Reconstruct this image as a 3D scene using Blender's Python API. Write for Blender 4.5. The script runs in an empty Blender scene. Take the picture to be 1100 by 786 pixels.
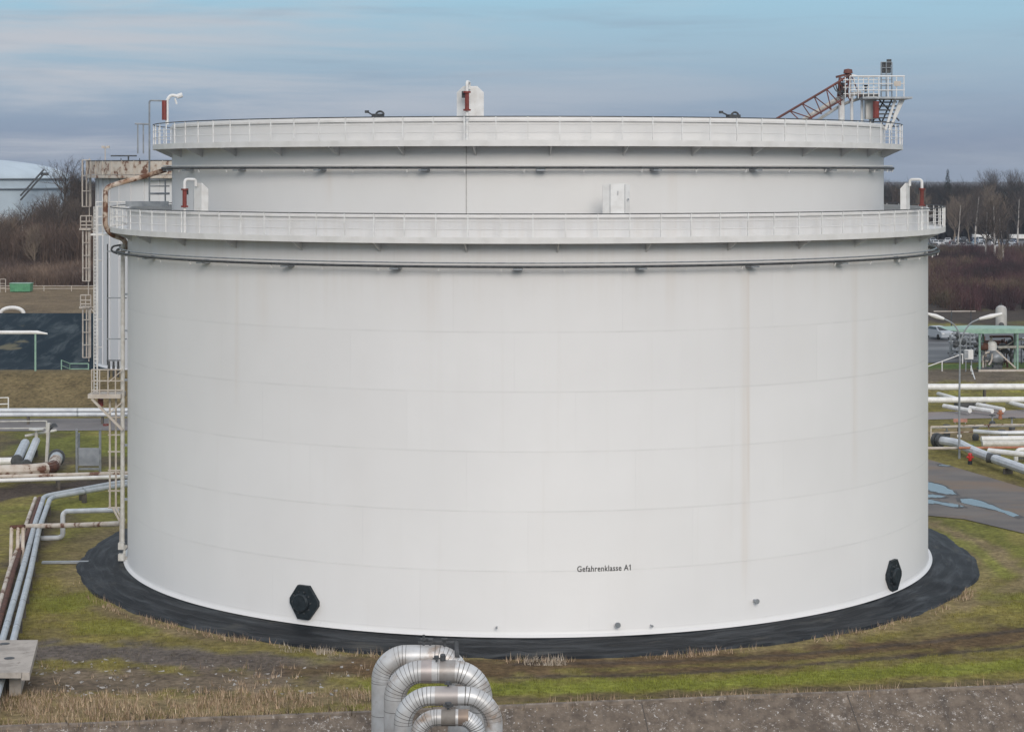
import bpy, math, random
import numpy as np
from mathutils import Vector, Matrix

sc = bpy.context.scene
COL = sc.collection
PI = math.pi
F = 2106.6           # focal length in pixels of the 1100 px wide photograph
CX, HY = 567.0, 184.0
CAMD, CAMH = 107.5, 20.41
ZG = -0.35           # general ground level, tank base is 0

def P(px, py, d):
    return Vector(((px - CX) * d / F, d - CAMD, CAMH - (py - HY) * d / F))
def G(px, py, z=ZG):
    d = F * (CAMH - z) / (py - HY)
    return Vector(((px - CX) * d / F, d - CAMD, z))
def dist_of(py, z=ZG):
    return F * (CAMH - z) / (py - HY)

# ------------------------------------------------------------------ materials
def _nodes(name):
    m = bpy.data.materials.new(name); m.use_nodes = True
    nt = m.node_tree
    b = nt.nodes['Principled BSDF']
    return m, nt, b
def N(nt, t, **kw):
    n = nt.nodes.new(t)
    for k, v in kw.items(): setattr(n, k, v)
    return n
def L(nt, a, b): nt.links.new(a, b)
def rgba(c): return (c[0], c[1], c[2], 1.0)
def math_node(nt, op, a=None, b=None, c=None):
    n = N(nt, 'ShaderNodeMath', operation=op)
    for i, v in enumerate((a, b, c)):
        if v is None: continue
        if isinstance(v, (int, float)): n.inputs[i].default_value = v
        else: L(nt, v, n.inputs[i])
    return n.outputs[0]
def mixcol(nt, fac, a, b, blend='MIX'):
    n = N(nt, 'ShaderNodeMix', data_type='RGBA', blend_type=blend)
    if isinstance(fac, (int, float)): n.inputs[0].default_value = fac
    else: L(nt, fac, n.inputs[0])
    for i, v in ((6, a), (7, b)):
        if isinstance(v, (tuple, list)): n.inputs[i].default_value = rgba(v)
        else: L(nt, v, n.inputs[i])
    return n.outputs[2]
def noise(nt, vec, scale, detail=4, rough=0.55, dist=0.0):
    n = N(nt, 'ShaderNodeTexNoise')
    n.inputs['Scale'].default_value = scale; n.inputs['Detail'].default_value = detail
    n.inputs['Roughness'].default_value = rough; n.inputs['Distortion'].default_value = dist
    if vec is not None: L(nt, vec, n.inputs['Vector'])
    return n.outputs[0]
def maprange(nt, v, a, b, c=0.0, d=1.0, smooth=False):
    n = N(nt, 'ShaderNodeMapRange')
    if smooth: n.interpolation_type = 'SMOOTHSTEP'
    L(nt, v, n.inputs[0])
    for i, x in enumerate((a, b, c, d)): n.inputs[i + 1].default_value = x
    return n.outputs[0]
def scaled(nt, vec, s):
    n = N(nt, 'ShaderNodeMapping'); n.inputs['Scale'].default_value = s
    L(nt, vec, n.inputs['Vector']); return n.outputs[0]
def position(nt):
    return N(nt, 'ShaderNodeNewGeometry').outputs['Position']

def nmat(name, c1, c2=None, scale=3.0, rough=0.6, metal=0.0, lo=0.4, hi=0.65, bump=0.0, bscale=None, c3=None, s3=1.0, t3=(0.55, 0.7), stretch=(1, 1, 1), spec=0.4):
    m, nt, b = _nodes(name)
    b.inputs['Roughness'].default_value = rough; b.inputs['Metallic'].default_value = metal
    b.inputs['Specular IOR Level'].default_value = spec
    pos = scaled(nt, position(nt), stretch)
    if c2 is None: c2 = tuple(x * 0.82 for x in c1)
    col = mixcol(nt, maprange(nt, noise(nt, pos, scale, 5), lo, hi), c1, c2)
    if c3 is not None:
        col = mixcol(nt, maprange(nt, noise(nt, pos, s3, 6, 0.65), t3[0], t3[1]), col, c3)
    L(nt, col, b.inputs['Base Color'])
    if bump:
        bn = N(nt, 'ShaderNodeBump'); bn.inputs['Strength'].default_value = bump; bn.inputs['Distance'].default_value = 0.05
        L(nt, noise(nt, pos, bscale or scale * 4, 5), bn.inputs['Height']); L(nt, bn.outputs[0], b.inputs['Normal'])
    return m

M = {}
M['white'] = nmat('white_paint', (.74, .74, .73), (.62, .61, .59), 2.0, .45)
M['offwhite'] = nmat('weathered_white_paint', (.56, .55, .52), (.44, .42, .38), 3.0, .5, c3=(.28, .15, .08), s3=2.2, t3=(.66, .76))
M['cream'] = nmat('cream_paint', (.50, .46, .41), (.42, .36, .31), 2.0, .5)
M['rustwhite'] = nmat('rust_streaked_paint', (.55, .50, .44), (.38, .29, .22), 1.4, .6, c3=(.15, .07, .045), s3=1.4, t3=(.54, .60))
M['rust'] = nmat('rust', (.12, .05, .03), (.06, .025, .018), 3.0, .8)
M['rustred'] = nmat('rusty_red_steel', (.17, .062, .05), (.09, .045, .04), 2.5, .7)
M['red'] = nmat('faded_red_paint', (.22, .04, .032), (.14, .035, .028), 3.0, .5)
M['galv'] = nmat('galvanised_steel', (.34, .36, .38), (.24, .26, .28), 3.0, .42, .35)
M['darksteel'] = nmat('dark_weathered_steel', (.075, .08, .085), (.04, .042, .045), 4.0, .6)
M['black'] = nmat('black_rubber', (.022, .03, .036), (.012, .017, .02), 5.0, .55, bump=.25, bscale=12, spec=.25)
M['silver'] = nmat('aluminium_cladding', (.60, .62, .64), (.48, .50, .53), 1.2, .42, .15, c3=(.26, .27, .28), s3=.8, t3=(.62, .75))
M['bluepipe'] = nmat('blue_grey_pipe', (.47, .50, .53), (.36, .40, .43), 2.0, .45, .1, c3=(.22, .21, .20), s3=1.5, t3=(.62, .7))
M['clad'] = nmat('pipe_cladding', (.60, .605, .61), (.45, .44, .43), 1.5, .42, .3, c3=(.30, .225, .17), s3=1.1, t3=(.54, .70))
M['cladseam'] = nmat('cladding_seam', (.10, .095, .09), (.16, .15, .14), 4.0, .6)
M['green'] = nmat('green_paint', (.10, .30, .16), (.07, .22, .12), 2.0, .5)
M['palegreen'] = nmat('pale_green_paint', (.27, .42, .33), (.2, .33, .26), 2.0, .5)
M['orange'] = nmat('orange_paint', (.42, .17, .09), (.30, .12, .07), 2.0, .6)
M['pink'] = nmat('faded_orange_plank', (.48, .24, .18), (.36, .18, .14), 3.0, .7)
M['concrete'] = nmat('concrete_slab', (.42, .38, .34), (.30, .27, .24), 1.6, .85, bump=.2, bscale=9, c3=(.16, .14, .12), s3=2.4, t3=(.62, .72))
M['glass'] = nmat('car_glass', (.02, .025, .03), None, 3, .08, spec=.6)
M['tyre'] = nmat('tyre_rubber', (.02, .02, .02), None, 3, .8)
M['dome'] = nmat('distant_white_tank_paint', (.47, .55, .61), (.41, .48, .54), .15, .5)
M['bark'] = nmat('bark', (.075, .062, .052), (.045, .038, .034), 1.5, .9)
M['twig'] = nmat('bare_twigs', (.085, .066, .055), (.055, .043, .04), .4, .9)
M['paletwig'] = nmat('pale_bare_twigs', (.22, .17, .125), (.15, .115, .09), .4, .9)
M['birch'] = nmat('birch_bark', (.46, .43, .40), (.28, .25, .23), .9, .8)
M['conifer'] = nmat('conifer_needles', (.018, .035, .028), (.012, .022, .02), .5, .9)
M['asphalt'] = nmat('asphalt', (.14, .13, .125), (.19, .17, .155), .35, .85, c3=(.20, .155, .12), s3=.16, t3=(.48, .6), bump=.2, bscale=6, spec=.2, stretch=(.6, 1.3, 1))
M['wet'] = nmat('wet_asphalt', (.06, .06, .064), (.10, .095, .09), .12, .55, spec=.25, stretch=(.4, 1.6, 1), c3=(.15, .15, .15), s3=.1, t3=(.52, .6))

# water film of the puddles
m, nt, b = _nodes('puddle_water')
b.inputs['Base Color'].default_value = (.03, .04, .05, 1); b.inputs['Roughness'].default_value = .02; b.inputs['IOR'].default_value = 1.6
b.inputs['Specular IOR Level'].default_value = .9
M['puddle'] = m
M['wetdark'] = nmat('damp_asphalt', (.05, .047, .045), (.07, .064, .06), .8, .6, spec=.3)

# per-vertex coloured vegetation and ground
def colmat(name, rough=.95, fine=6.0, amt=.35, bump=0.0, bscale=5.0, translucent=False):
    m, nt, b = _nodes(name)
    a = N(nt, 'ShaderNodeVertexColor'); a.layer_name = 'col'
    pos = position(nt)
    f = maprange(nt, noise(nt, pos, fine, 7, .72), .25, .75, 1 - amt * .75, 1 + amt * .75)
    f = math_node(nt, 'MULTIPLY', f, maprange(nt, noise(nt, pos, fine * .17, 5, .65), .3, .7, 1 - amt * .35, 1 + amt * .35))
    mul = N(nt, 'ShaderNodeVectorMath', operation='SCALE'); L(nt, a.outputs[0], mul.inputs[0]); L(nt, f, mul.inputs['Scale'])
    L(nt, mul.outputs[0], b.inputs['Base Color'])
    b.inputs['Roughness'].default_value = rough; b.inputs['Specular IOR Level'].default_value = .15
    if bump:
        bn = N(nt, 'ShaderNodeBump'); bn.inputs['Strength'].default_value = bump; bn.inputs['Distance'].default_value = .12
        L(nt, noise(nt, pos, bscale, 6, .7), bn.inputs['Height']); L(nt, bn.outputs[0], b.inputs['Normal'])
    return m
M['ground'] = colmat('ground_turf_and_soil', fine=3.0, amt=.95, bump=.5, bscale=5)
M['blades'] = colmat('grass_blades', fine=.8, amt=.2)

# tank shell paint: angle / height based so that stains run down the plates
def tank_paint(name, base, streaks, seams=True):
    m, nt, b = _nodes(name)
    b.inputs['Roughness'].default_value = .42; b.inputs['Specular IOR Level'].default_value = .35
    pos = position(nt)
    sx = N(nt, 'ShaderNodeSeparateXYZ'); L(nt, pos, sx.inputs[0])
    nx = math_node(nt, 'MULTIPLY', sx.outputs[1], -1.0)
    ang = math_node(nt, 'ARCTAN2', sx.outputs[0], nx)          # 0 at the face of the tank towards -Y
    z = sx.outputs[2]
    cmb = N(nt, 'ShaderNodeCombineXYZ'); L(nt, math_node(nt, 'MULTIPLY', ang, 21.5), cmb.inputs[0]); L(nt, z, cmb.inputs[2])
    uv = cmb.outputs[0]
    col = mixcol(nt, maprange(nt, noise(nt, uv, .22, 5, .6), .35, .7), base, tuple(x * .955 for x in base))
    # fine run-down dirt
    run = noise(nt, scaled(nt, uv, (2.4, 1, .05)), 1.0, 6, .7)
    col = mixcol(nt, maprange(nt, run, .56, .82, 0, .22), col, tuple(x * y for x, y in zip(base, (.78, .74, .68))))
    big = noise(nt, scaled(nt, uv, (.35, 1, .11)), 1.0, 5, .6)
    col = mixcol(nt, maprange(nt, big, .5, .75, 0, .16), col, tuple(x * y for x, y in zip(base, (.86, .83, .79))))
    for (a0, w, zt, zb, amt, c) in streaks:
        d = math_node(nt, 'ABSOLUTE', math_node(nt, 'SUBTRACT', ang, a0))
        k = maprange(nt, d, 0.0, w, 1, 0, True)
        h = math_node(nt, 'MULTIPLY', maprange(nt, z, zb, zb + 2.0), maprange(nt, z, zt, zt + .3, 1, 0))
        n2 = maprange(nt, noise(nt, scaled(nt, uv, (5.5, 1, .12)), 1.0, 5, .7), .4, .7)
        k = math_node(nt, 'MULTIPLY', math_node(nt, 'MULTIPLY', k, h), math_node(nt, 'MULTIPLY_ADD', n2, .6 * amt, .4 * amt))
        col = mixcol(nt, k, col, c)
    if seams:   # dirt that has collected on the plate joints, worn through in places
        fr = math_node(nt, 'PINGPONG', math_node(nt, 'SUBTRACT', z, 2.87), 1.31)
        ln = maprange(nt, fr, .0, .055, 1, 0)
        nb = maprange(nt, noise(nt, uv, .5, 4), .35, .65, .06, .5)
        col = mixcol(nt, math_node(nt, 'MULTIPLY', ln, nb), col, tuple(x * .72 for x in base))
        row = math_node(nt, 'FLOOR', math_node(nt, 'DIVIDE', math_node(nt, 'SUBTRACT', z, 2.87), 2.62))
        sh = math_node(nt, 'MULTIPLY_ADD', row, 2.7, math_node(nt, 'MULTIPLY', ang, 21.5))
        wn = N(nt, 'ShaderNodeTexWhiteNoise', noise_dimensions='2D'); cw = N(nt, 'ShaderNodeCombineXYZ')
        L(nt, math_node(nt, 'FLOOR', math_node(nt, 'DIVIDE', math_node(nt, 'ADD', sh, 300.0), 7.5)), cw.inputs[0]); L(nt, row, cw.inputs[1]); L(nt, cw.outputs[0], wn.inputs['Vector'])
        col = mixcol(nt, maprange(nt, wn.outputs['Value'], 0, 1, 0, .3), col, tuple(x * y for x, y in zip(base, (.90, .895, .89))))
        topd = math_node(nt, 'MULTIPLY', maprange(nt, z, 13.5, 17.2, 0, 1), maprange(nt, noise(nt, scaled(nt, uv, (1.3, 1, .06)), 1.0, 7, .75), .45, .72, 0, .45))
        col = mixcol(nt, topd, col, tuple(x * y for x, y in zip(base, (.82, .76, .69))))
        vf = math_node(nt, 'PINGPONG', sh, 3.75)
        vl = maprange(nt, vf, 0, .03, 1, 0)
        col = mixcol(nt, math_node(nt, 'MULTIPLY', vl, math_node(nt, 'MULTIPLY', nb, .7)), col, tuple(x * .75 for x in base))
    L(nt, col, b.inputs['Base Color'])
    bn = N(nt, 'ShaderNodeBump'); bn.inputs['Strength'].default_value = .22; bn.inputs['Distance'].default_value = .1
    L(nt, noise(nt, scaled(nt, uv, (1, 1, .8)), .55, 3), bn.inputs['Height']); L(nt, bn.outputs[0], b.inputs['Normal'])
    return m
rustc = (.52, .41, .30)
M['tank'] = tank_paint('tank_shell_paint', (.71, .703, .697), [(.473, .017, 15.6, 1.0, .32, rustc), (.481, .006, 15.9, 5.0, .4, rustc), (-.676, .012, 15.6, 9.0, .26, rustc), (-.60, .03, 16.2, 12.0, .2, rustc), (.30, .02, 16.2, 13.0, .18, rustc), (-.2, .03, 16.0, 12.5, .15, rustc), (.80, .02, 16.2, 5.0, .22, rustc)])
M['tank_in'] = tank_paint('inner_shell_paint', (.70, .69, .675), [(.35, .02, 20.4, 18.0, .2, rustc), (-.5, .02, 20.4, 18.5, .25, rustc)], False)
M['walk'] = nmat('walkway_paint', (.70, .69, .675), (.62, .61, .59), 1.2, .45, c3=(.36, .26, .18), s3=1.3, t3=(.70, .78))
M['secondtank'] = nmat('second_tank_paint', (.66, .665, .675), (.58, .585, .60), .12, .45, stretch=(1, 1, .15))

# the black apron round the tank: wrinkled membrane
m, nt, b = _nodes('apron_membrane')
pos = position(nt)
sx = N(nt, 'ShaderNodeSeparateXYZ'); L(nt, pos, sx.inputs[0])
ang = math_node(nt, 'ARCTAN2', sx.outputs[0], math_node(nt, 'MULTIPLY', sx.outputs[1], -1.0))
rad = math_node(nt, 'SQRT', math_node(nt, 'ADD', math_node(nt, 'MULTIPLY', sx.outputs[0], sx.outputs[0]), math_node(nt, 'MULTIPLY', sx.outputs[1], sx.outputs[1])))
cmb = N(nt, 'ShaderNodeCombineXYZ'); L(nt, math_node(nt, 'MULTIPLY', ang, 23), cmb.inputs[0]); L(nt, rad, cmb.inputs[1])
w = noise(nt, scaled(nt, cmb.outputs[0], (.22, 1.5, 1)), 1.4, 7, .66, .7)
col = mixcol(nt, maprange(nt, w, .47, .76), (.008, .010, .0125), (.066, .074, .082))
col = mixcol(nt, maprange(nt, noise(nt, scaled(nt, cmb.outputs[0], (.25, .8, 1)), 1.3, 5, .6), .58, .72, 0, .55), col, (.10, .095, .08))
L(nt, col, b.inputs['Base Color']); b.inputs['Roughness'].default_value = .62; b.inputs['Specular IOR Level'].default_value = .22
bn = N(nt, 'ShaderNodeBump'); bn.inputs['Strength'].default_value = .6; bn.inputs['Distance'].default_value = .15
L(nt, w, bn.inputs['Height']); L(nt, bn.outputs[0], b.inputs['Normal'])
M['apron'] = m

# dark lining of the bund behind
m, nt, b = _nodes('basin_lining')
pos = position(nt)
n1 = noise(nt, scaled(nt, pos, (.5, .11, .16)), 1.0, 8, .7, .5)
col = mixcol(nt, maprange(nt, n1, .5, .68), (.010, .022, .032), (.075, .095, .105))
col = mixcol(nt, maprange(nt, noise(nt, pos, .09, 5, .6), .62, .66), col, (.13, .12, .08))
L(nt, col, b.inputs['Base Color']); b.inputs['Roughness'].default_value = .8; b.inputs['Specular IOR Level'].default_value = .08
M['lining'] = m

# concrete slope with lichen and flaked white
m, nt, b = _nodes('old_concrete_slope')
pos = position(nt)
col = mixcol(nt, maprange(nt, noise(nt, pos, 1.7, 8, .75), .36, .66), (.080, .061, .047), (.205, .163, .125))
col = mixcol(nt, maprange(nt, noise(nt, scaled(nt, pos, (1.6, .5, .5)), .9, 5, .6), .55, .72, 0, .7), col, (.05, .043, .038))
pt = maprange(nt, noise(nt, pos, .5, 5), .46, .56)
sp = maprange(nt, noise(nt, pos, 5.0, 9, .85), .56, .60)
col = mixcol(nt, math_node(nt, 'MULTIPLY', pt, sp), col, (.56, .52, .48))
sp2 = maprange(nt, noise(nt, pos, 8, 3, .7), .64, .67)
col = mixcol(nt, sp2, col, (.50, .48, .46))
L(nt, col, b.inputs['Base Color']); b.inputs['Roughness'].default_value = .9
bn = N(nt, 'ShaderNodeBump'); bn.inputs['Strength'].default_value = .5; bn.inputs['Distance'].default_value = .06
L(nt, noise(nt, pos, 7, 6, .7), bn.inputs['Height']); L(nt, bn.outputs[0], b.inputs['Normal'])
M['slope'] = m

# ------------------------------------------------------------------ mesh helpers
ORIG = {}
class MB:
    def __init__(s): s.v = []; s.f = []; s.mi = []; s.sm = []
    def add(s, vs, fs, mi=0, smooth=False):
        o = len(s.v); s.v.extend([tuple(x) for x in vs])
        for f in fs:
            s.f.append([i + o for i in f]); s.mi.append(mi); s.sm.append(smooth)
        return s
    def box(s, c, size, rz=0.0, mi=0, rot=None):
        hx, hy, hz = (x / 2 for x in size)
        R = rot if rot is not None else Matrix.Rotation(rz, 3, 'Z')
        c = Vector(c)
        vs = [c + R @ Vector((sx * hx, sy * hy, sz * hz)) for sx in (-1, 1) for sy in (-1, 1) for sz in (-1, 1)]
        return s.add(vs, [(0, 1, 3, 2), (4, 6, 7, 5), (0, 4, 5, 1), (2, 3, 7, 6), (0, 2, 6, 4), (1, 5, 7, 3)], mi)
    def tube(s, pts, r, n=8, mi=0, r1=None, caps=True, closed=False, smooth=True):
        pts = [Vector(p) for p in pts]; k = len(pts)
        rs = r if isinstance(r, (list, tuple)) else [r + ((r1 if r1 is not None else r) - r) * i / max(1, k - 1) for i in range(k)]
        vs = []; up = None
        for i, p in enumerate(pts):
            if closed: t = (pts[(i + 1) % k] - pts[i - 1])
            else: t = (pts[min(i + 1, k - 1)] - pts[max(i - 1, 0)])
            t.normalize()
            if up is None:
                up = Vector((0, 0, 1)) if abs(t.z) < .9 else Vector((1, 0, 0))
            a = t.cross(up)
            if a.length < 1e-4: a = t.orthogonal()
            a.normalize(); up2 = a.cross(t); up2.normalize(); up = up2
            for j in range(n):
                th = 2 * PI * j / n
                vs.append(p + (a * math.cos(th) + up2 * math.sin(th)) * rs[i])
        fs = []
        kk = k if closed else k - 1
        for i in range(kk):
            i2 = (i + 1) % k
            for j in range(n):
                j2 = (j + 1) % n
                fs.append((i * n + j, i * n + j2, i2 * n + j2, i2 * n + j))
        s.add(vs, fs, mi, smooth)
        if caps and not closed:
            o = len(s.v) - len(vs)
            s.f.append([o + j for j in range(n)][::-1]); s.mi.append(mi); s.sm.append(False)
            s.f.append([o + (k - 1) * n + j for j in range(n)]); s.mi.append(mi); s.sm.append(False)
        return s
    def bar(s, a, b, w, h=None, mi=0):
        a = Vector(a); b = Vector(b); d = b - a
        q = d.to_track_quat('X', 'Z').to_matrix()
        return s.box((a + b) / 2, (d.length, w, h or w), mi=mi, rot=q)
    def lathe(s, prof, n=64, c=(0, 0, 0), mi=0, smooth=True, a0=0.0, a1=2 * PI, axis=None):
        c = Vector(c); full = abs(a1 - a0 - 2 * PI) < 1e-6; nn = n if full else n + 1
        vs = []
        Mx = axis.to_track_quat('Z', 'Y').to_matrix() if axis is not None else None
        for (r, z) in prof:
            for j in range(nn):
                th = a0 + (a1 - a0) * j / n
                v = Vector((r * math.sin(th), -r * math.cos(th), z))
                if Mx is not None: v = Mx @ v
                vs.append(c + v)
        fs = []
        for i in range(len(prof) - 1):
            for j in range(n):
                j2 = (j + 1) % nn
                fs.append((i * nn + j, i * nn + j2, (i + 1) * nn + j2, (i + 1) * nn + j))
        return s.add(vs, fs, mi, smooth)
    def prism(s, poly, depth_vec, mi=0):
        poly = [Vector(p) for p in poly]; dv = Vector(depth_vec); n = len(poly)
        vs = poly + [p + dv for p in poly]
        fs = [tuple(range(n))[::-1], tuple(range(n, 2 * n))] + [(i, (i + 1) % n, n + (i + 1) % n, n + i) for i in range(n)]
        return s.add(vs, fs, mi)
    def build(s, name, mats, parent=None, loc=None):
        me = bpy.data.meshes.new(name)
        if loc is None: loc = ORIG[parent.name] if parent is not None else Vector((0, 0, 0))
        loc = Vector(loc)
        me.from_pydata([(x - loc.x, y - loc.y, z - loc.z) for x, y, z in s.v], [], s.f)
        for mt in (mats if isinstance(mats, (list, tuple)) else [mats]): me.materials.append(M[mt] if isinstance(mt, str) else mt)
        me.polygons.foreach_set('material_index', s.mi); me.polygons.foreach_set('use_smooth', s.sm)
        me.validate(); me.update()
        if any(s.sm): me.set_sharp_from_angle(angle=math.radians(32))
        o = bpy.data.objects.new(name, me); COL.objects.link(o)
        if parent is not None:
            o.parent = parent; o.location = loc - ORIG[parent.name]; ORIG[o.name] = loc.copy()
        else:
            o.location = loc; ORIG[o.name] = loc.copy()
        return o

def ring_pts(R, z, n=96, a0=0.0, a1=2 * PI):
    full = abs(a1 - a0 - 2 * PI) < 1e-6
    return [Vector((R * math.sin(a0 + (a1 - a0) * i / n), -R * math.cos(a0 + (a1 - a0) * i / n), z)) for i in range(n if full else n + 1)]
def cyl(R, a, z): return Vector((R * math.sin(a), -R * math.cos(a), z))
def fillet(pts, rad, seg=5):
    pts = [Vector(p) for p in pts]; out = [pts[0]]
    for i in range(1, len(pts) - 1):
        a, b, c = pts[i - 1], pts[i], pts[i + 1]
        u = (a - b); v = (c - b); r = min(rad, u.length * .48, v.length * .48)
        u.normalize(); v.normalize()
        p0 = b + u * r; p1 = b + v * r
        for k in range(seg + 1):
            t = k / seg
            out.append(p0 * (1 - t) ** 2 + b * 2 * t * (1 - t) + p1 * t * t)
    out.append(pts[-1]); return out

def tag(o, label=None, cat=None, group=None, kind=None):
    if label: o['label'] = label
    if cat: o['category'] = cat
    if group: o['group'] = group
    if kind: o['kind'] = kind
    return o
def empty(name, loc, label, cat, group=None):
    o = bpy.data.objects.new(name, None); o.empty_display_size = .3; COL.objects.link(o)
    o.location = loc; ORIG[o.name] = Vector(loc)
    return tag(o, label, cat, group)
KIDS = {}
def copy_tree(o, parent=None):
    c = o.copy(); COL.objects.link(c)
    if parent is not None: c.parent = parent
    for ch in list(o.children): copy_tree(ch, c)
    return c

def raw_mesh(name, verts, faces_n, mat, cols=None):
    """verts (k*n,3) array, every face takes the next n vertices"""
    n = faces_n; nv = len(verts); nf = nv // n
    me = bpy.data.meshes.new(name)
    me.vertices.add(nv); me.vertices.foreach_set('co', np.ascontiguousarray(verts, dtype=np.float32).ravel())
    me.loops.add(nv); me.loops.foreach_set('vertex_index', np.arange(nv, dtype=np.int32))
    me.polygons.add(nf); me.polygons.foreach_set('loop_start', np.arange(0, nv, n, dtype=np.int32))
    me.polygons.foreach_set('loop_total', np.full(nf, n, dtype=np.int32))
    if cols is not None:
        at = me.color_attributes.new('col', 'FLOAT_COLOR', 'POINT')
        c4 = np.ones((nv, 4), dtype=np.float32); c4[:, :3] = cols
        at.data.foreach_set('color', c4.ravel())
    me.materials.append(mat); me.update(calc_edges=True)
    o = bpy.data.objects.new(name, me); COL.objects.link(o)
    return o

# ------------------------------------------------------------------ numpy noise
def vnoise(x, y, seed=0):
    def h(i, j):
        n = (i * 374761393 + j * 668265263 + seed * 974711) & 0xffffffff
        n = ((n ^ (n >> 13)) * 1274126177) & 0xffffffff
        return ((n ^ (n >> 16)) & 0xffff) / 65535.0
    xi = np.floor(x).astype(np.int64); yi = np.floor(y).astype(np.int64)
    fx = x - xi; fy = y - yi; fx = fx * fx * (3 - 2 * fx); fy = fy * fy * (3 - 2 * fy)
    a = h(xi, yi); b = h(xi + 1, yi); c = h(xi, yi + 1); d = h(xi + 1, yi + 1)
    return (a * (1 - fx) + b * fx) * (1 - fy) + (c * (1 - fx) + d * fx) * fy
def fbm(x, y, seed=0, o=4):
    t = 0; a = .5; s = 0
    for k in range(o):
        t = t + a * vnoise(x * 2 ** k, y * 2 ** k, seed + k); s += a; a *= .5
    return t / s
def sstep(a, b, x):
    t = np.clip((x - a) / (b - a), 0, 1); return t * t * (3 - 2 * t)

# ------------------------------------------------------------------ terrain
E0 = G(80, 781); E1 = G(1100, 739)                    # crest line of the concrete slope
ed = (E1 - E0); ed.z = 0; ed.normalize(); en = Vector((ed.y, -ed.x, 0))   # en points to the camera
SLOPE = .62
def height(x, y):
    x = np.asarray(x, float); y = np.asarray(y, float); d = y + CAMD
    z = np.full(x.shape, ZG)
    s = (x - E0.x) * en.x + (y - E0.y) * en.y
    z = np.where(s > 0, ZG - np.minimum(s * SLOPE, 4.6), z)
    wl = 1 - sstep(-34, -22, x)                        # the bund and plateau lie left of and behind the tank
    emb = np.interp(d, [171.5, 179.5, 182, 189.5, 214, 240, 1000, 1300], [0, 2.35, 2.35, 0, 0, 3.35, 3.35, 0])
    z = z + emb * wl
    wr = sstep(24, 34, x)                              # low rubble bank on the right
    z = z + wr * np.interp(d, [184, 188, 196, 203], [0, .7, .7, 0])
    near = sstep(60, 66, d) * (1 - sstep(99, 104, d))
    R = np.sqrt(x * x + y * y)
    z = z + (fbm(x * .22, y * .22, 3) - .5) * .22 * np.clip((R - 24.3) / 2, 0, 1) * np.clip(-s / 1.5, 0, 1) * near
    return z
def hz(x, y): return float(height(np.array([x]), np.array([y]))[0])

def axis(segs):
    out = [segs[0][0]]
    for a, b, st in segs:
        n = max(1, int(round((b - a) / st))); out += [a + (b - a) * (i + 1) / n for i in range(n)]
    return np.array(out)
xs = axis([(-3600, -600, 300), (-600, -160, 20), (-160, -60, 3), (-60, -34, .6), (-34, 38, .4), (38, 60, .7), (60, 180, 4), (180, 600, 20), (600, 3600, 300)])
ds = axis([(-3000, -200, 400), (-200, 40, 20), (40, 66, 2), (66, 94, .32), (94, 140, .7), (140, 246, 1.0), (246, 420, 4), (420, 1000, 20), (1000, 1600, 60), (1600, 3800, 300)])
X, D = np.meshgrid(xs, ds); Y = D - CAMD
Z = height(X, Y)
def pxof(x, y, z):
    d = np.maximum(y + CAMD, 5.0)
    return CX + x * F / d, HY + (CAMH - z) * F / d
def stroke_w(px, py, pts, hw, seed):
    best = np.full(px.shape, 1e9)
    for (x0, y0), (x1, y1) in zip(pts[:-1], pts[1:]):
        vx, vy = x1 - x0, y1 - y0; ll = vx * vx + vy * vy
        t = np.clip(((px - x0) * vx + (py - y0) * vy) / ll, 0, 1)
        # wide in x is cheap: ground is strongly foreshortened
        dd = np.sqrt(((px - x0 - t * vx) * .35) ** 2 + (py - y0 - t * vy) ** 2)
        best = np.minimum(best, dd)
    n = (fbm(px * .05, py * .16, seed, 4) - .5) * hw * 2.0
    return 1 - sstep(hw * .55, hw * 1.35, best + n)
OL = np.array((.205, .175, .052)); GR = np.array((.182, .196, .036)); MUD = np.array((.108, .070, .037)); TAN = np.array((.32, .245, .15))
EARTH = np.array((.075, .058, .046)); GRAV = np.array((.150, .115, .088)); ASPH = np.array((.125, .106, .092)); BRN = np.array((.150, .115, .058)); DRY = np.array((.235, .18, .10))
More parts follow.
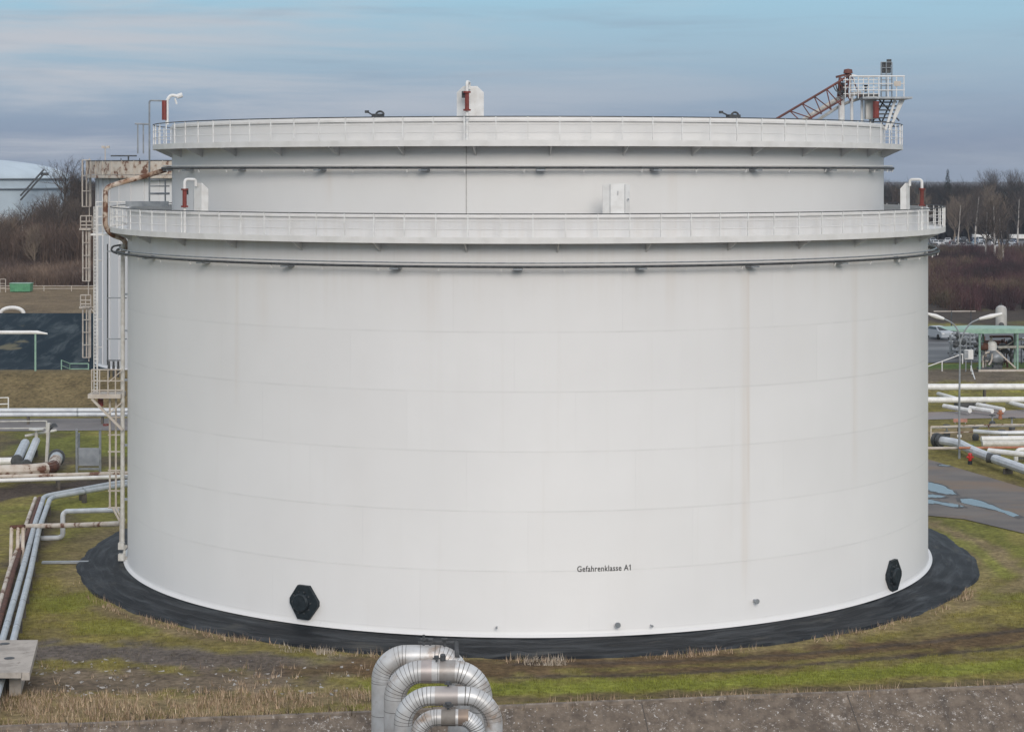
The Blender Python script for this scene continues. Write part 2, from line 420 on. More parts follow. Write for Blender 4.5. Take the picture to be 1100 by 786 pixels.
STROKES = [
    # (polyline in photo pixels of the ground, half width, colour, strength)
    ([(-60, 480), (60, 478)], 14, EARTH, .8), ([(50, 478), (130, 476)], 14, GR * .8, .8), ([(60, 497), (120, 495)], 7, EARTH, .8),
    ([(-60, 536), (20, 528), (60, 523), (140, 514)], 7, EARTH, 1.0), ([(-60, 500), (60, 500)], 4, EARTH, .7),
    ([(20, 640), (0, 690)], 6, EARTH, .6), ([(60, 555), (20, 610), (-10, 690)], 8, EARTH * 1.2, .7),
    ([(70, 590), (110, 570)], 7, BRN, .6), ([(60, 650), (110, 640)], 10, GR, .7), ([(100, 675), (180, 670)], 8, GR, .55), ([(80, 540), (130, 535)], 8, GR, .6),
    ([(110, 655), (170, 672), (280, 700)], 5, BRN, .8), ([(150, 665), (220, 690)], 4, TAN * .8, .5),
    ([(200, 690), (330, 700), (400, 698)], 6, OL * .8, .6),
    ([(-20, 700), (120, 700), (220, 708), (300, 716)], 10, ASPH, 1.0), ([(230, 712), (330, 716), (400, 715)], 9, ASPH * .8 + MUD * .2, .8),
    ([(-40, 735), (150, 730), (290, 736), (330, 738)], 12, GRAV, .9), ([(320, 722), (400, 712)], 7, MUD, .7),
    ([(-60, 762), (100, 762), (260, 756), (400, 744)], 13, DRY, .9), ([(300, 742), (400, 735)], 5, OL, .5),
    ([(400, 716), (540, 716), (700, 714), (850, 706), (1000, 693), (1150, 676)], 10, MUD, .95),
    ([(540, 713), (700, 711), (850, 703), (1000, 689), (1150, 670)], 1.6, EARTH * .9, .8), ([(540, 727), (700, 725), (850, 715), (1000, 703), (1150, 690)], 1.8, EARTH * .9, .8),
    ([(600, 720), (850, 711), (1000, 697)], 2, OL, .55),
    ([(400, 738), (540, 739), (750, 735), (900, 725), (1150, 712)], 6, GR * 1.08, .95),
    ([(400, 752), (560, 751), (800, 744), (1150, 731)], 4.5, BRN * .8, .95),
    ([(1000, 558), (1040, 576), (1070, 594), (1110, 622)], 5, DRY, .85), ([(1040, 650), (1110, 625)], 6, DRY, .6), ([(1060, 640), (1120, 640)], 5, GR, .5),
    ([(995, 570), (1050, 590), (1080, 620)], 4, GR, .7), ([(1010, 556), (1060, 572), (1110, 600)], 6, GR * .8, .7),
    ([(980, 505), (1040, 512), (1120, 530)], 12, BRN, .6), ([(985, 488), (1060, 500), (1110, 515)], 7, OL * .9, .9),
    ([(980, 465), (1120, 468)], 8, BRN * 1.2 + np.array((.03, .02, .015)), .9), ([(980, 453), (1120, 453)], 3.5, OL * .75, .9), ([(980, 436), (1120, 436)], 5, OL * .9, .9),
    ([(980, 404), (1120, 404)], 9, np.array((.125, .10, .075)), .95), ([(980, 394), (1120, 392)], 3.0, np.array((.075, .13, .03)), .9),
    ([(980, 338), (1140, 338)], 12, np.array((.05, .038, .035)), .95),
]
def ground_colour(x, y, z):
    px, py = pxof(x, y, z); d = y + CAMD
    sh = x.shape
    big = fbm(x * .16, y * .16, 11, 4)[..., None]; fine = fbm(x * .9, y * .9, 21, 4)[..., None]
    c = OL * (1 - sstep(.42, .62, big)) + (OL * .6 + GR * .4) * sstep(.42, .62, big)
    c = c * (1 - .55 * sstep(.52, .66, fine)) + BRN * .55 * sstep(.52, .66, fine)
    R = np.sqrt(x * x + y * y)
    e = (1 - sstep(24.6, 25.6, R + (fbm(x * .7, y * .7, 31) - .5) * 1.2))[..., None] * .6
    c = c * (1 - e) + DRY * e
    for i, (pts, hw, colr, amt) in enumerate(STROKES):
        w = (stroke_w(px, py, pts, hw, 40 + i) * amt)
        w = np.where((d > 60) & (d < 330), w, 0)[..., None]
        c = c * (1 - w) + colr * w
    wl = 1 - sstep(-30, -20, x)
    we = (wl * sstep(170, 172, d) * (1 - sstep(190, 191, d)))[..., None]
    c = c * (1 - we) + (BRN * (.8 + .35 * fine)) * we
    wp = (wl * sstep(238, 240, d))[..., None]
    c = c * (1 - wp) + np.array((.17, .125, .075)) * (.75 + .5 * big) * wp
    far = sstep(292, 305, d)[..., None]
    c = c * (1 - far) + np.array((.05, .040, .037)) * far
    s = (x - E0.x) * en.x + (y - E0.y) * en.y
    low = sstep(3, 7, s)[..., None]
    c = c * (1 - low) + np.array((.11, .10, .09)) * low
    return c
cols = ground_colour(X, Y, Z)
ny, nx_ = X.shape
me = bpy.data.meshes.new('ground')
me.vertices.add(X.size); me.vertices.foreach_set('co', np.stack([X, Y, Z], -1).astype(np.float32).ravel())
ii = np.arange(ny * nx_).reshape(ny, nx_)
quads = np.stack([ii[:-1, :-1], ii[:-1, 1:], ii[1:, 1:], ii[1:, :-1]], -1).reshape(-1, 4)
me.loops.add(quads.size); me.loops.foreach_set('vertex_index', quads.astype(np.int32).ravel())
me.polygons.add(len(quads)); me.polygons.foreach_set('loop_start', np.arange(0, quads.size, 4, dtype=np.int32)); me.polygons.foreach_set('loop_total', np.full(len(quads), 4, dtype=np.int32))
at = me.color_attributes.new('col', 'FLOAT_COLOR', 'POINT')
c4 = np.ones((X.size, 4), np.float32); c4[:, :3] = cols.reshape(-1, 3); at.data.foreach_set('color', c4.ravel())
me.materials.append(M['ground']); me.update(calc_edges=True)
go = bpy.data.objects.new('ground', me); COL.objects.link(go); tag(go, kind='structure')

def sheet(name, poly, mat, lift=.03, z=ZG):
    """flat sheet over level ground; poly in photo pixels or world points"""
    mb = MB()
    pts = [G(*p, z) if len(p) == 2 else Vector(p) for p in poly]
    pts = [Vector((p.x, p.y, z + lift)) for p in pts]
    n = len(pts); mb.add(pts, [tuple(range(n))])
    o = mb.build(name, mat); tag(o, kind='structure')
    if o.data.polygons[0].normal.z < 0: o.data.flip_normals()
    return o
def patch(name, x0, x1, d0, d1, mat, lift=.05, step=1.0):
    gx = np.arange(x0, x1 + step * .5, step); gd = np.array(sorted(set(list(np.arange(d0, d1 + step * .5, step)))))
    mb = MB(); nx = len(gx); A, B = np.meshgrid(gx, gd); H = height(A, B - CAMD) + lift
    vs = [(A[i, j], B[i, j] - CAMD, H[i, j]) for i in range(len(gd)) for j in range(nx)]
    fs = [(i * nx + j, i * nx + j + 1, (i + 1) * nx + j + 1, (i + 1) * nx + j) for i in range(len(gd) - 1) for j in range(nx - 1)]
    mb.add(vs, fs, 0, True); o = mb.build(name, mat); tag(o, kind='structure'); return o

# concrete slope facing the camera
mb = MB(); ls = np.arange(-40, 80, .5); ss = [0, .12, 1.0, 2.0, 3.2, 4.6, 6.0, 7.3]
rng = random.Random(5)
vs = []
for s_ in ss:
    for l_ in ls:
        p = E0 + ed * float(l_) + en * s_
        zz = ZG - s_ * SLOPE + .10
        vs.append((p.x, p.y, zz + (rng.random() - .5) * .015))
nl = len(ls)
mb.add(vs, [(i * nl + j, i * nl + j + 1, (i + 1) * nl + j + 1, (i + 1) * nl + j) for i in range(len(ss) - 1) for j in range(nl - 1)], 0, False)
top = [E0 + ed * float(l_) + Vector((0, 0, .10)) for l_ in ls]
back = [p - en * .22 for p in top]; low_ = [p - Vector((0, 0, .5)) for p in back]
mb.add(top + back + low_, [(j, nl + j, nl + j + 1, j + 1) for j in range(nl - 1)] + [(nl + j, 2 * nl + j, 2 * nl + j + 1, nl + j + 1) for j in range(nl - 1)])
# joints between the slabs
o = mb.build('concrete_slope', 'slope'); tag(o, kind='structure')
cb_ = MB(); rr2 = random.Random(3); l0 = -38.0
while l0 < 78:
    ln_ = rr2.uniform(2.2, 4.5); p_a = E0 + ed * l0; p_b = E0 + ed * (l0 + ln_ - .03)
    cb_.bar(p_a + Vector((0, 0, .07 + rr2.uniform(-.02, .02))) - en * .05, p_b + Vector((0, 0, .07 + rr2.uniform(-.02, .02))) - en * .05, .26, .16); l0 += ln_
M['coping'] = nmat('old_coping', (.25, .205, .165), (.13, .105, .085), 2.6, .9, bump=.3, bscale=10, c3=(.42, .38, .34), s3=4, t3=(.6, .66))
tag(cb_.build('concrete_coping', 'coping'), kind='structure')
if sum(p.normal.z for p in o.data.polygons) < 0: o.data.flip_normals()
jb = MB()
for l_ in np.arange(-36.5, 78, 8.3):
    a = E0 + ed * float(l_) + Vector((0, 0, .112)); b_ = a + en * 7.2 - Vector((0, 0, 7.2 * SLOPE))
    jb.bar(a, b_, .035, .015)
jo = jb.build('slope_joints', nmat('joint_filler', (.09, .078, .068), None, 3, .9)); tag(jo, kind='structure')

# roads, yard, puddles
sheet('road', [(860, 470), (997, 493.6), (1099, 524), (1240, 572), (1240, 625), (1099, 573), (1036, 558), (996, 554), (860, 530)], 'asphalt', .04)
PUD = [[(975, 512), (996.5, 518.5), (1013, 522), (1029.5, 531.5), (1018, 531.5), (996.5, 527), (975, 524)],
       [(975, 530), (997, 531.5), (1017, 533.5), (1014, 535), (997, 535), (975, 534.5)],
       [(975, 535), (997, 537), (1013, 540.5), (1029.5, 542.5), (1036, 545), (1021, 545), (1006, 541.5), (997, 541.5), (975, 540)],
       [(1032, 536.5), (1044, 536), (1067, 543.5), (1094.5, 554.5), (1090, 556), (1070, 548.5), (1034, 541)],
       [(1007, 499.5), (1013, 499.8), (1021, 500.8), (1014, 501.2)]]
for pl in PUD:
    # wobble the shore
    pts = [G(*p) for p in pl]; out = []
    r_ = random.Random(len(out) + int(pl[0][0]))
    for i in range(len(pts)):
        a, b_ = pts[i], pts[(i + 1) % len(pts)]
        for k in range(5):
            q = a.lerp(b_, k / 5); q.x += r_.uniform(-.12, .12); q.y += r_.uniform(-.16, .16); out.append((q.x, q.y, 0))
    cxp = sum(q[0] for q in out) / len(out); cyp = sum(q[1] for q in out) / len(out)
    sheet('wet_margin', [(cxp + (q[0] - cxp) * 1.04 + .12 * (1 if q[0] > cxp else -1), cyp + (q[1] - cyp) * 1.1 + (.3 if q[1] > cyp else -.3), 0) for q in out], 'wetdark', .047 + .0006 * PUD.index(pl))
    sheet('puddle', out, 'puddle', .054)
sheet('lane', [(-400, 452), (140, 449.5), (300, 449.5), (300, 463), (140, 462.5), (-400, 466)], nmat('lane_asphalt', (.20, .185, .18), (.16, .15, .145), .3, .85), .04)
sheet('service_lane', [(900, 446), (1000, 443), (1060, 441.5), (1250, 436), (1250, 449), (1060, 449.5), (1000, 451), (900, 453)], nmat('service_asphalt', (.22, .20, .195), (.25, .19, .165), .12, .85), .04)
sheet('yard', [(880, 391), (1000, 390), (1130, 389), (1300, 388), (1300, 353), (880, 353)], 'wet', .04)
patch('basin_lining', -150, -24, 189, 240, 'lining', .06, 1.0)

# ------------------------------------------------------------------ apron + main tank
R1, R2 = 21.5, 19.2
ap = MB(); prof = [(21.3, .0), (22.2, -.03), (23.0, -.12), (23.6, -.2), (23.95, -.26), (24.12, -.42), (24.15, -.8)]
n = 360; rg = np.random.default_rng(4)
vs = []
for (r, z) in prof:
    for j in range(n):
        a = 2 * PI * j / n
        k = float(fbm(np.array([r * 1.2 + 7]), np.array([j * .31]), 5)[0] - .5)
        rr = r + (k * .42 if r > 23.3 else 0); zz = z + k * (.22 if 22 < r < 24 else .0)
        vs.append((rr * math.sin(a), -rr * math.cos(a), zz))
ap.add(vs, [(i * n + j, (i + 1) * n + j, (i + 1) * n + (j + 1) % n, i * n + (j + 1) % n) for i in range(len(prof) - 1) for j in range(n)], 0, True)
o = ap.build('tank_apron', 'apron'); tag(o, kind='structure')

tank = empty('storage_tank', (0, 0, 0), 'huge white cylindrical storage tank with two stepped rings of walkway in the centre', 'storage tank')
ms = MB()
ms.lathe([(21.72, .02), (21.70, .05), (21.56, .13), (R1, .26), (R1, 17.2), (R1, 18.5), (R1 - .06, 18.5), (R1 - .06, .1)], 320)
shell = ms.build('outer_shell', 'tank', tank)
sb = MB()
for k in range(6):
    z = 2.87 + 2.62 * k
    if z < 17.1: sb.tube(ring_pts(R1 - .012, z, 240), .017, 5, closed=True)
sb.build('weld_seam', 'tank', shell)
ms = MB(); ms.lathe([(R2, 0), (R2, 22.86), (R2 - .05, 22.86), (R2 - .05, 0)], 300)
ms.build('inner_shell', 'tank_in', tank)
ms = MB(); ms.lathe([(R2 + .0, 22.66), (R2 + .1, 22.66), (R2 + .1, 22.76), (R2, 22.76)], 240)
ms.build('rim_angle', 'walk', tank)
ms = MB(); ms.lathe([(R1 + .0, 18.36), (R1 + .09, 18.36), (R1 + .09, 18.46), (R1, 18.46)], 240)
ms.build('rim_angle', 'walk', tank)
ms = MB(); ms.lathe([(.01, 19.6), (8, 19.5), (R2 - .2, 19.4), (R2 - .2, 19.0)], 96)
ms.build('floating_roof', 'galv', tank)
sv = MB(); sv.lathe([(R1 - .07, 17.0), (R2 + .02, 17.1)], 160); sv.build('annulus_cover', 'galv', tank)
M['seamgrey'] = nmat('seam_grey', (.42, .41, .40), None, 3, .6)
vb = MB(); a_ = -.145; vb.box(cyl(R2 + .008, a_, 19.6), (.035, .03, 4.2), a_); vb.build('vertical_seam', 'seamgrey', tank)

def walkway(Rs, Ro, zb, zt, nposts, nbr, a_off):
    w = MB(); w.lathe([(Rs + .012, zb + .17), (Ro - .02, zb + .17), (Ro - .02, zb + .10), (Rs + .012, zb + .10), (Rs + .012, zb + .17)], 240)
    wk = w.build('walkway', 'walk', tank)
    t = MB(); t.lathe([(Ro - .018, zb), (Ro, zb), (Ro, zb + .27), (Ro - .018, zb + .27), (Ro - .018, zb)], 240); t.build('toe_board', 'walk', wk)
    hr = MB(); hr.tube(ring_pts(Ro - .03, zt, 240), .027, 6, closed=True); hr.build('handrail', 'darksteel', wk)
    for k in (1, 2):
        kz = zb + .27 + (zt - zb - .27) * k / 3
        kr = MB(); kr.tube(ring_pts(Ro - .03, kz, 240), .017, 5, closed=True); kr.build('mid_rail', 'walk', wk)
    back = MB()
    for k in range(nposts):
        a = a_off + 2 * PI * k / nposts
        a = (a + PI) % (2 * PI) - PI
        front = abs(a) < 1.62
        pm = MB() if front else back
        pm.box(cyl(Ro - .03, a, (zb + zt) / 2 + .1), (.055, .045, zt - zb - .2), a)
        if front: pm.build('railing_post', 'white', wk)
    tag(back.build('rear_railing', 'white', wk), kind='stuff')
    bb = MB()
    for k in range(nbr):
        a = a_off * .5 + 2 * PI * (k + .3) / nbr; a = (a + PI) % (2 * PI) - PI
        front = abs(a) < 1.62
        bm = MB() if front else bb
        t_ = Vector((math.cos(a), math.sin(a), 0)) * .05
        p0 = cyl(Rs + .012, a, zb + .09) - t_ / 2
        bm.prism([p0, cyl(Ro - .03, a, zb + .09) - t_ / 2, cyl(Ro - .03, a, zb + .02) - t_ / 2, cyl(Rs + .012, a, zb - .42) - t_ / 2], t_)
        if front: bm.build('bracket', 'walk', wk)
    tag(bb.build('rear_brackets', 'walk', wk), kind='stuff')
    return wk
walkway(R1, 22.4, 17.26, 18.55, 99, 34, .01)
walkway(R2, 20.2, 21.53, 22.85, 89, 36, .0)

def cooling_ring(Rs, Rp, z, nbr, off, two):
    mb = MB(); mb.tube(ring_pts(Rp, z, 240), .065, 6, closed=True)
    cr = mb.build('cooling_pipe_ring', 'darksteel', tank)
    if two:
        m2 = MB(); m2.tube(ring_pts(Rp - .12, z + .16, 240), .035, 6, closed=True); m2.build('spray_line', 'galv', cr)
    else:
        m2 = MB(); m2.tube(ring_pts(Rp - .05, z + .11, 240), .03, 6, closed=True); m2.build('spray_line', 'walk', cr)
    for k in range(nbr):
        a = off + 2 * PI * k / nbr; a = (a + PI) % (2 * PI) - PI
        if abs(a) > 1.7: continue
        b_ = MB(); mid = (Rs + Rp) / 2
        b_.box(cyl(mid, a, z - .11), (.40, Rp - Rs - .02, .07), a); b_.box(cyl(Rs + .04, a, z - .05), (.42, .05, .16), a)
        b_.build('pipe_bracket', 'galv', cr)
    for k in range(nbr * 2):
        a = off + .03 + 2 * PI * (k + .5) / (nbr * 2); a = (a + PI) % (2 * PI) - PI
        if abs(a) > 1.6: continue
        n_ = MB(); n_.bar(cyl(Rp, a, z - .05), cyl(Rp - .05, a, z - .2), .05); n_.build('spray_nozzle', 'walk', cr)
cooling_ring(R1, R1 + .55, 16.24, 25, -.02, True)
cooling_ring(R2, R2 + .5, 20.57, 23, .03, False)

# manholes with black covers
def hexcover(a, z, w, h):
    c = cyl(R1, a, z); rad = Vector((math.sin(a), -math.cos(a), 0)); tn = Vector((math.cos(a), math.sin(a), 0)); up = Vector((0, 0, 1))
    # eight sided with cut corners, as in the photograph
    out = [(-.34, .5), (.30, .5), (.72 * .72, .02), (.50, -.08), (.12, -.5), (-.26, -.5), (-.5, -.06), (-.5, .1)]
    out = [(-.22, .5), (.18, .5), (.5, .06), (.5, -.08), (.18, -.5), (-.22, -.5), (-.5, -.06), (-.5, .1)]
    mb = MB(); p = [c + tn * x * w + up * y * h - rad * .06 for x, y in out]
    mb.prism(p[::-1], rad * .24)
    man = mb.build('manhole_cover', 'black', tank)
    lid = MB(); cc = c + rad * .178 - tn * .1
    lid.lathe([(0.001, .2), (.36, .19), (.42, .12), (.42, 0)], 24, cc, axis=rad); lid.build('lid', 'black', man)
    bt = MB()
    for k in range(10):
        t = 2 * PI * k / 10
        bt.lathe([(.001, .06), (.035, .05), (.035, 0)], 6, cc + tn * math.cos(t) * .49 + up * math.sin(t) * .5, axis=rad)
    bt.build('bolt_ring', 'darksteel', man)
hexcover(-.485, 1.0, 1.5, 1.52); hexcover(.967, .80, 1.5, 1.52)
def nozzle(a, z, r=.12, rr=R1):
    c = cyl(rr, a, z); rad = Vector((math.sin(a), -math.cos(a), 0))
    mb = MB(); mb.lathe([(r * .55, -.04), (r * .55, .22), (r, .22), (r, .29), (.001, .29)], 16, c, axis=rad); mb.build('nozzle', 'galv', tank)
nozzle(.183, .50); nozzle(.495, 1.05, .11); nozzle(-.063, .46, .05); nozzle(.255, .38, .05)

# lettering
cu = bpy.data.curves.new('lettering', 'FONT'); cu.body = 'Gefahrenklasse A1'; cu.size = .42; cu.space_character = 1.08; cu.resolution_u = 3; cu.offset = .006
to = bpy.data.objects.new('lettering_src', cu); COL.objects.link(to)
dg = bpy.context.evaluated_depsgraph_get(); dg.update()
tme = bpy.data.meshes.new_from_object(to.evaluated_get(dg)); bpy.data.objects.remove(to)
bmt = __import__('bmesh').new(); bmt.from_mesh(tme)
xr_ = max(v.co.x for v in bmt.verts); yt_ = max(v.co.y for v in bmt.verts if v.co.x > xr_ - .02); 
fv = [bmt.verts.new(q) for q in ((xr_ - .035, yt_, 0), (xr_ - .035, yt_ - .055, 0), (xr_ - .12, yt_ - .115, 0), (xr_ - .12, yt_ - .065, 0))]
bmt.faces.new(fv); bmt.to_mesh(tme); bmt.free()
xsv = [v.co.x for v in tme.vertices]; wid = max(xsv) - min(xsv); x0 = min(xsv); kx = 2.40 / wid
for v in tme.vertices:
    a = .0505 * 2 + (v.co.x - x0) * kx / R1
    v.co = cyl(R1 + .006, a, 2.94 - .1 + v.co.y * .86)
tme.materials.clear(); tme.materials.append(nmat('lettering_paint', (.025, .025, .027), None, 3, .6))
lo = bpy.data.objects.new('lettering', tme); COL.objects.link(lo); lo.parent = tank
tag(lo, 'dark painted lettering on the white shell')

# foam pourers: shield plate, riser, red proportioner
def foam(a, Rr, zr, shield=True, pipe=True, hi=1.5, hose=.0):
    rad = Vector((math.sin(a), -math.cos(a), 0)); tn = Vector((math.cos(a), math.sin(a), 0)); up = Vector((0, 0, 1))
    fo = None
    if shield:
        w = .62; pr = [(-w, -.35), (w, -.35), (w, hi - .28), (w - .2, hi), (-w + .2, hi), (-w, hi - .28)]
        # three facets bent backwards at the sides
        mb = MB(); c = cyl(Rr - .10, a, zr)
        for (x0_, x1_, b0, b1) in ((-w, -.3, .16, 0), (-.3, .34, 0, 0), (.34, w, 0, .16)):
            ck = .28 if pipe else .06; hl = (hi - ck if x0_ == -w else hi); hr_ = (hi - ck if x1_ == w else hi)
            q = [c + tn * x0_ - rad * b0 - up * .35, c + tn * x1_ - rad * b1 - up * .35, c + tn * x1_ - rad * b1 + up * hr_, c + tn * x0_ - rad * b0 + up * hl]
            mb.prism(q, -rad * .03)
        fo = mb.build('foam_shield', 'white', tank)
    if shield and not pipe:
        mb = MB(); q = cyl(Rr + .02, a, zr)
        for xx in (-.32, .35): mb.box(q + tn * xx + up * .74 - rad * .11, (.02, .012, 1.28), a)
        mb.box(q + tn * .5 + up * .72 - rad * .1, (.06, .06, .08), a); mb.box(q + tn * .03 + up * 1.0 - rad * .1, (.025, .03, .18), a)
        mb.build('panel_joint', 'galv', fo)
    if pipe:
        mb = MB(); b0 = cyl(Rr + .62, a, zr - 1.2)
        top_ = b0 + up * (1.2 + hi - .05)
        pts = fillet([b0, top_ + up * .22, top_ - rad * .62 + up * .22, top_ - rad * .62 - up * .1], .16, 4)
        mb.tube(pts, .07, 8); mb.lathe([(.14, 0), (.14, .08), (.07, .08)], 12, b0)
        pi_ = mb.build('foam_riser', 'white', tank)
        rb = MB(); m0 = top_ - up * .25; rb.tube([m0 - up * .8, m0], .10, 10)
        for q in (0, -.8): rb.lathe([(.001, -.04), (.17, -.04), (.17, .04), (.001, .04)], 12, m0 + up * q)
        rb.build('foam_inductor', 'red', pi_)
        vb_ = MB(); vb_.box(m0 - rad * .2 - tn * .18 - up * .1, (.16, .16, .3), a); vb_.build('vent_cap', 'darksteel', pi_)
foam(-.138, R2, 22.8, True, True, 1.45)
foam(.185, R1, 18.45, True, False, 1.42)
foam(-.82, R1, 18.45, True, True, 1.4)
foam(1.08, R1, 18.45, True, True, 1.38)
# small fittings on the top rim
for a, s in ((-.372, 1), (.53, 1.25)):
    mb = MB(); c = cyl(R2 - .3, a, 22.8); s *= .72; tn = Vector((math.cos(a), math.sin(a), 0))
    mb.box(c + Vector((0, 0, .12)), (.7 * s, .3, .24), a); mb.tube([c + tn * .1 + Vector((0, 0, .2 + .15 * math.sin(t))) + tn * .2 * math.cos(t) for t in np.linspace(0, PI, 7)], .05, 6)
    mb.bar(c - tn * .3 + Vector((0, 0, .2)), c - tn * .75 * s + Vector((0, 0, .34)), .06); mb.box(c - tn * .78 * s + Vector((0, 0, .34)), (.16, .12, .12), a)
    mb.build('seal_inspection_fitting', ['darksteel'], tank)

# rolling ladder and gauge platform, upper right
ZD = 103.6
def T(px, py, dd=0.0): return P(px, py, ZD + dd)
lad = MB()
c0, c1, c2, c3 = T(835, 127), T(893, 92), T(912, 81), T(926, 82)
for dd in (-.55, .55):
    lad.tube(fillet([T(815, 139, dd), T(893, 93, dd), T(914, 80, dd)], .6, 4), .07, 6)
    lad.tube([T(850, 139, dd), T(905, 107, dd)], .055, 6)
    top_p = [T(835 + 79 * t, 127 - 47 * t, dd) for t in np.linspace(0, 1, 7)]
    bot_p = [T(862 + 62 * t, 132 - 28 * t, dd) for t in np.linspace(0, 1, 7)]
    for i in range(7):
        lad.tube([top_p[i], bot_p[i]], .032, 5)
        if i < 6: lad.tube([bot_p[i], top_p[i + 1]], .032, 5)
for t in np.linspace(0, 1, 16):
    lad.tube([T(835 + 79 * t, 128 - 47 * t, -.55), T(835 + 79 * t, 128 - 47 * t, .55)], .03, 5)
ro = lad.build('rolling_ladder', 'rustred', tank)
hb = MB(); hb.tube(fillet([T(850, 137), T(882, 117), T(905, 103), T(925, 100)], .6, 4), .11, 8); hb.tube(fillet([T(862, 140, .3), T(905, 112, .3), T(930, 104, .3)], .5, 4), .08, 8)
hb.build('drain_hose', 'offwhite', ro)
hd = MB()

for x in (900, 910):
    for dd in (-.4, .4): hd.tube([T(x, 104, dd), T(x + 2, 82, dd)], .05, 5)
for i in range(4):
    for dd in (-.4, .4): hd.tube([T(900.5, 103 - i * 5, dd), T(911, 98 - i * 5, dd)], .04, 5); hd.tube([T(911, 103 - i * 5, dd), T(901, 98 - i * 5, dd)], .04, 5)
hd.box(T(905, 95), (.3, .5, .3)); hd.lathe([(.001, .25), (.22, .2), (.25, 0)], 12, T(911, 79)); hd.bar(T(898, 83), T(914, 79), .12)
hd.build('ladder_hinge', ['rustred'], ro)
ga = MB(); ga.box(T(949, 106), (2.6, 2.4, .1)); gp = ga.build('gauge_platform', 'galv', tank)
for (x, yt) in ((904, 100), (915, 104), (926, 105), (935, 105)):
    pb = MB(); pb.tube([T(x, yt), T(x, 140)], .08 if x != 904 else .17, 8); pb.build('support_post', 'white', gp)
for (xa, ya, xb, yb) in ((962, 106, 951, 140), (971, 106, 955, 140), (968, 106, 960, 127)):
    pb = MB(); pb.tube([T(xa, ya, -.6), T(xb, yb, -.6)], .075, 6); pb.build('brace', 'white', gp)
for dd in (-1.1, 1.1):
    rl = MB()
    for yy in (82, 90, 97): rl.tube([T(913, yy, dd), T(972, yy, dd)], .028 if yy != 82 else .04, 5)
    for x in (913, 922, 933, 944, 954, 963, 971): rl.tube([T(x, 82, dd), T(x, 106, dd)], .03, 5)
    rl.build('platform_railing', 'walk', gp)
ct = MB()
for x in (946.5, 952, 958):
    for dd in (-.3, .3): ct.tube([T(x, 67, dd), T(x, 106, dd)], .035, 5)
for yy in (67, 73, 80, 86, 92, 98):
    for dd in (-.3, .3): ct.tube([T(946.5, yy, dd), T(958, yy, dd)], .025, 5)
ct.build('cage_ladder', 'galv', gp)
cb = MB(); cb.box(T(952, 73), (.42, .4, .55)); cb.box(T(955, 67), (.22, .22, .3)); cb.build('level_gauge', 'darksteel', gp)
cx_ = MB()
for x in (908, 917.5, 927.5, 938.5): cx_.tube([T(x, 83, -1.0), T(x, 105, -1.0)], .025, 5)
for yy in (86, 94, 101): cx_.tube([T(906, yy, -1.0), T(945, yy, -1.0)], .022, 5)
cx_.tube(fillet([T(912, 80), T(925, 83), T(947, 82)], .8, 4), .05, 6)
cx_.build('service_railing', 'white', gp)
cq = MB()
for (p_, q_) in (((933, 107), (950, 138)), ((950, 107), (934, 138)), ((958, 107), (944, 139)), ((944, 107), (966, 130))): cq.tube([T(*p_, .4), T(*q_, .4)], .04, 5)
cq.build('cross_brace', 'darksteel', gp)
cw_ = MB()
for k in range(6): cw_.tube(fillet([T(895 + k * 2.5, 92 - k * 2, -.5), T(899 + k * 2, 100 + (k % 3) * 3, -.6), T(908, 96 + k, -.5)], .5, 4), .03, 5)
cw_.build('cable', 'darksteel', ro)
sg = MB(); sg.box(T(964, 90, -1.2), (.36, .03, .26)); sg.build('sign_plate', 'cream', gp)
stp = MB()
for k in range(7): stp.box(T(951 - k * .5, 110 + k * 4.2, -.3), (1.15, .5, .06))
stp.bar(T(940, 107, -.3), T(937, 140, -.3), .08); stp.bar(T(962, 107, -.3), T(951, 140, -.3), .1)
stp.build('stair', 'darksteel', gp)
rp = MB(); rp.tube([T(941, 109, -1.0), T(941, 127, -1.0)], .16, 10); rp.build('red_pipe', 'red', gp)
vl = MB(); vl.lathe([(.001, .0), (.06, .0), (.06, .3), (.2, .36), (.001, .38)], 10, T(930, 99)); vl.box(T(932, 103), (1.1, .5, .25)); vl.build('vent_valve', 'darksteel', gp)
sh_ = MB(); sh_.box(T(935, 116, -.2), (.55, .6, 1.2)); sh_.build('shield_box', 'offwhite', gp)

# left side: pipes, ladder, landing on the main tank
DL = 103.2
def S(px, py, dd=0.0): return P(px, py, DL + dd)
mb = MB(); mb.tube(fillet([S(184, 180.5, .6), S(164, 187, .2), S(124, 198, -.3), S(113.5, 202, -.4), S(113, 243, -.4), S(119, 252, -.2), S(134, 257, 0), S(136, 268, .0)], .6, 5), .135, 10)
M['rustpipe'] = nmat('badly_rusted_white_paint', (.52, .45, .38), (.34, .21, .13), 1.6, .65, c3=(.13, .055, .03), s3=1.5, t3=(.46, .54)); rr_ = mb.build('water_riser', 'rustpipe', tank)
mb = MB(); mb.tube([S(132, 262, -.3), S(131.5, 588, -.3)], .11, 10)
dr = mb.build('drain_pipe', 'offwhite', tank)
for yy in (274, 316, 355, 408, 446, 478, 512, 536):
    b_ = MB(); b_.box(S(135, yy, -.2), (.34, .3, .09)); b_.build('pipe_clip', 'galv', dr)
mb = MB(); mb.tube([S(115.5, 262, .2), S(115.5, 392, .2)], .035, 6); co_ = mb.build('conduit', 'darksteel', tank)
for yy in (270, 320, 364):
    b_ = MB(); b_.bar(S(115, yy, .2), S(136, yy, 0), .06); b_.build('conduit_bracket', 'galv', co_)
mb = MB(); mb.tube(fillet([S(137, 262, .2), S(121, 264.5, 0), S(119, 269, -.2), S(124, 272, -.4), S(137, 273.5, -.6)], .3, 4), .055, 6); mb.build('ring_end_loop', 'darksteel', tank)
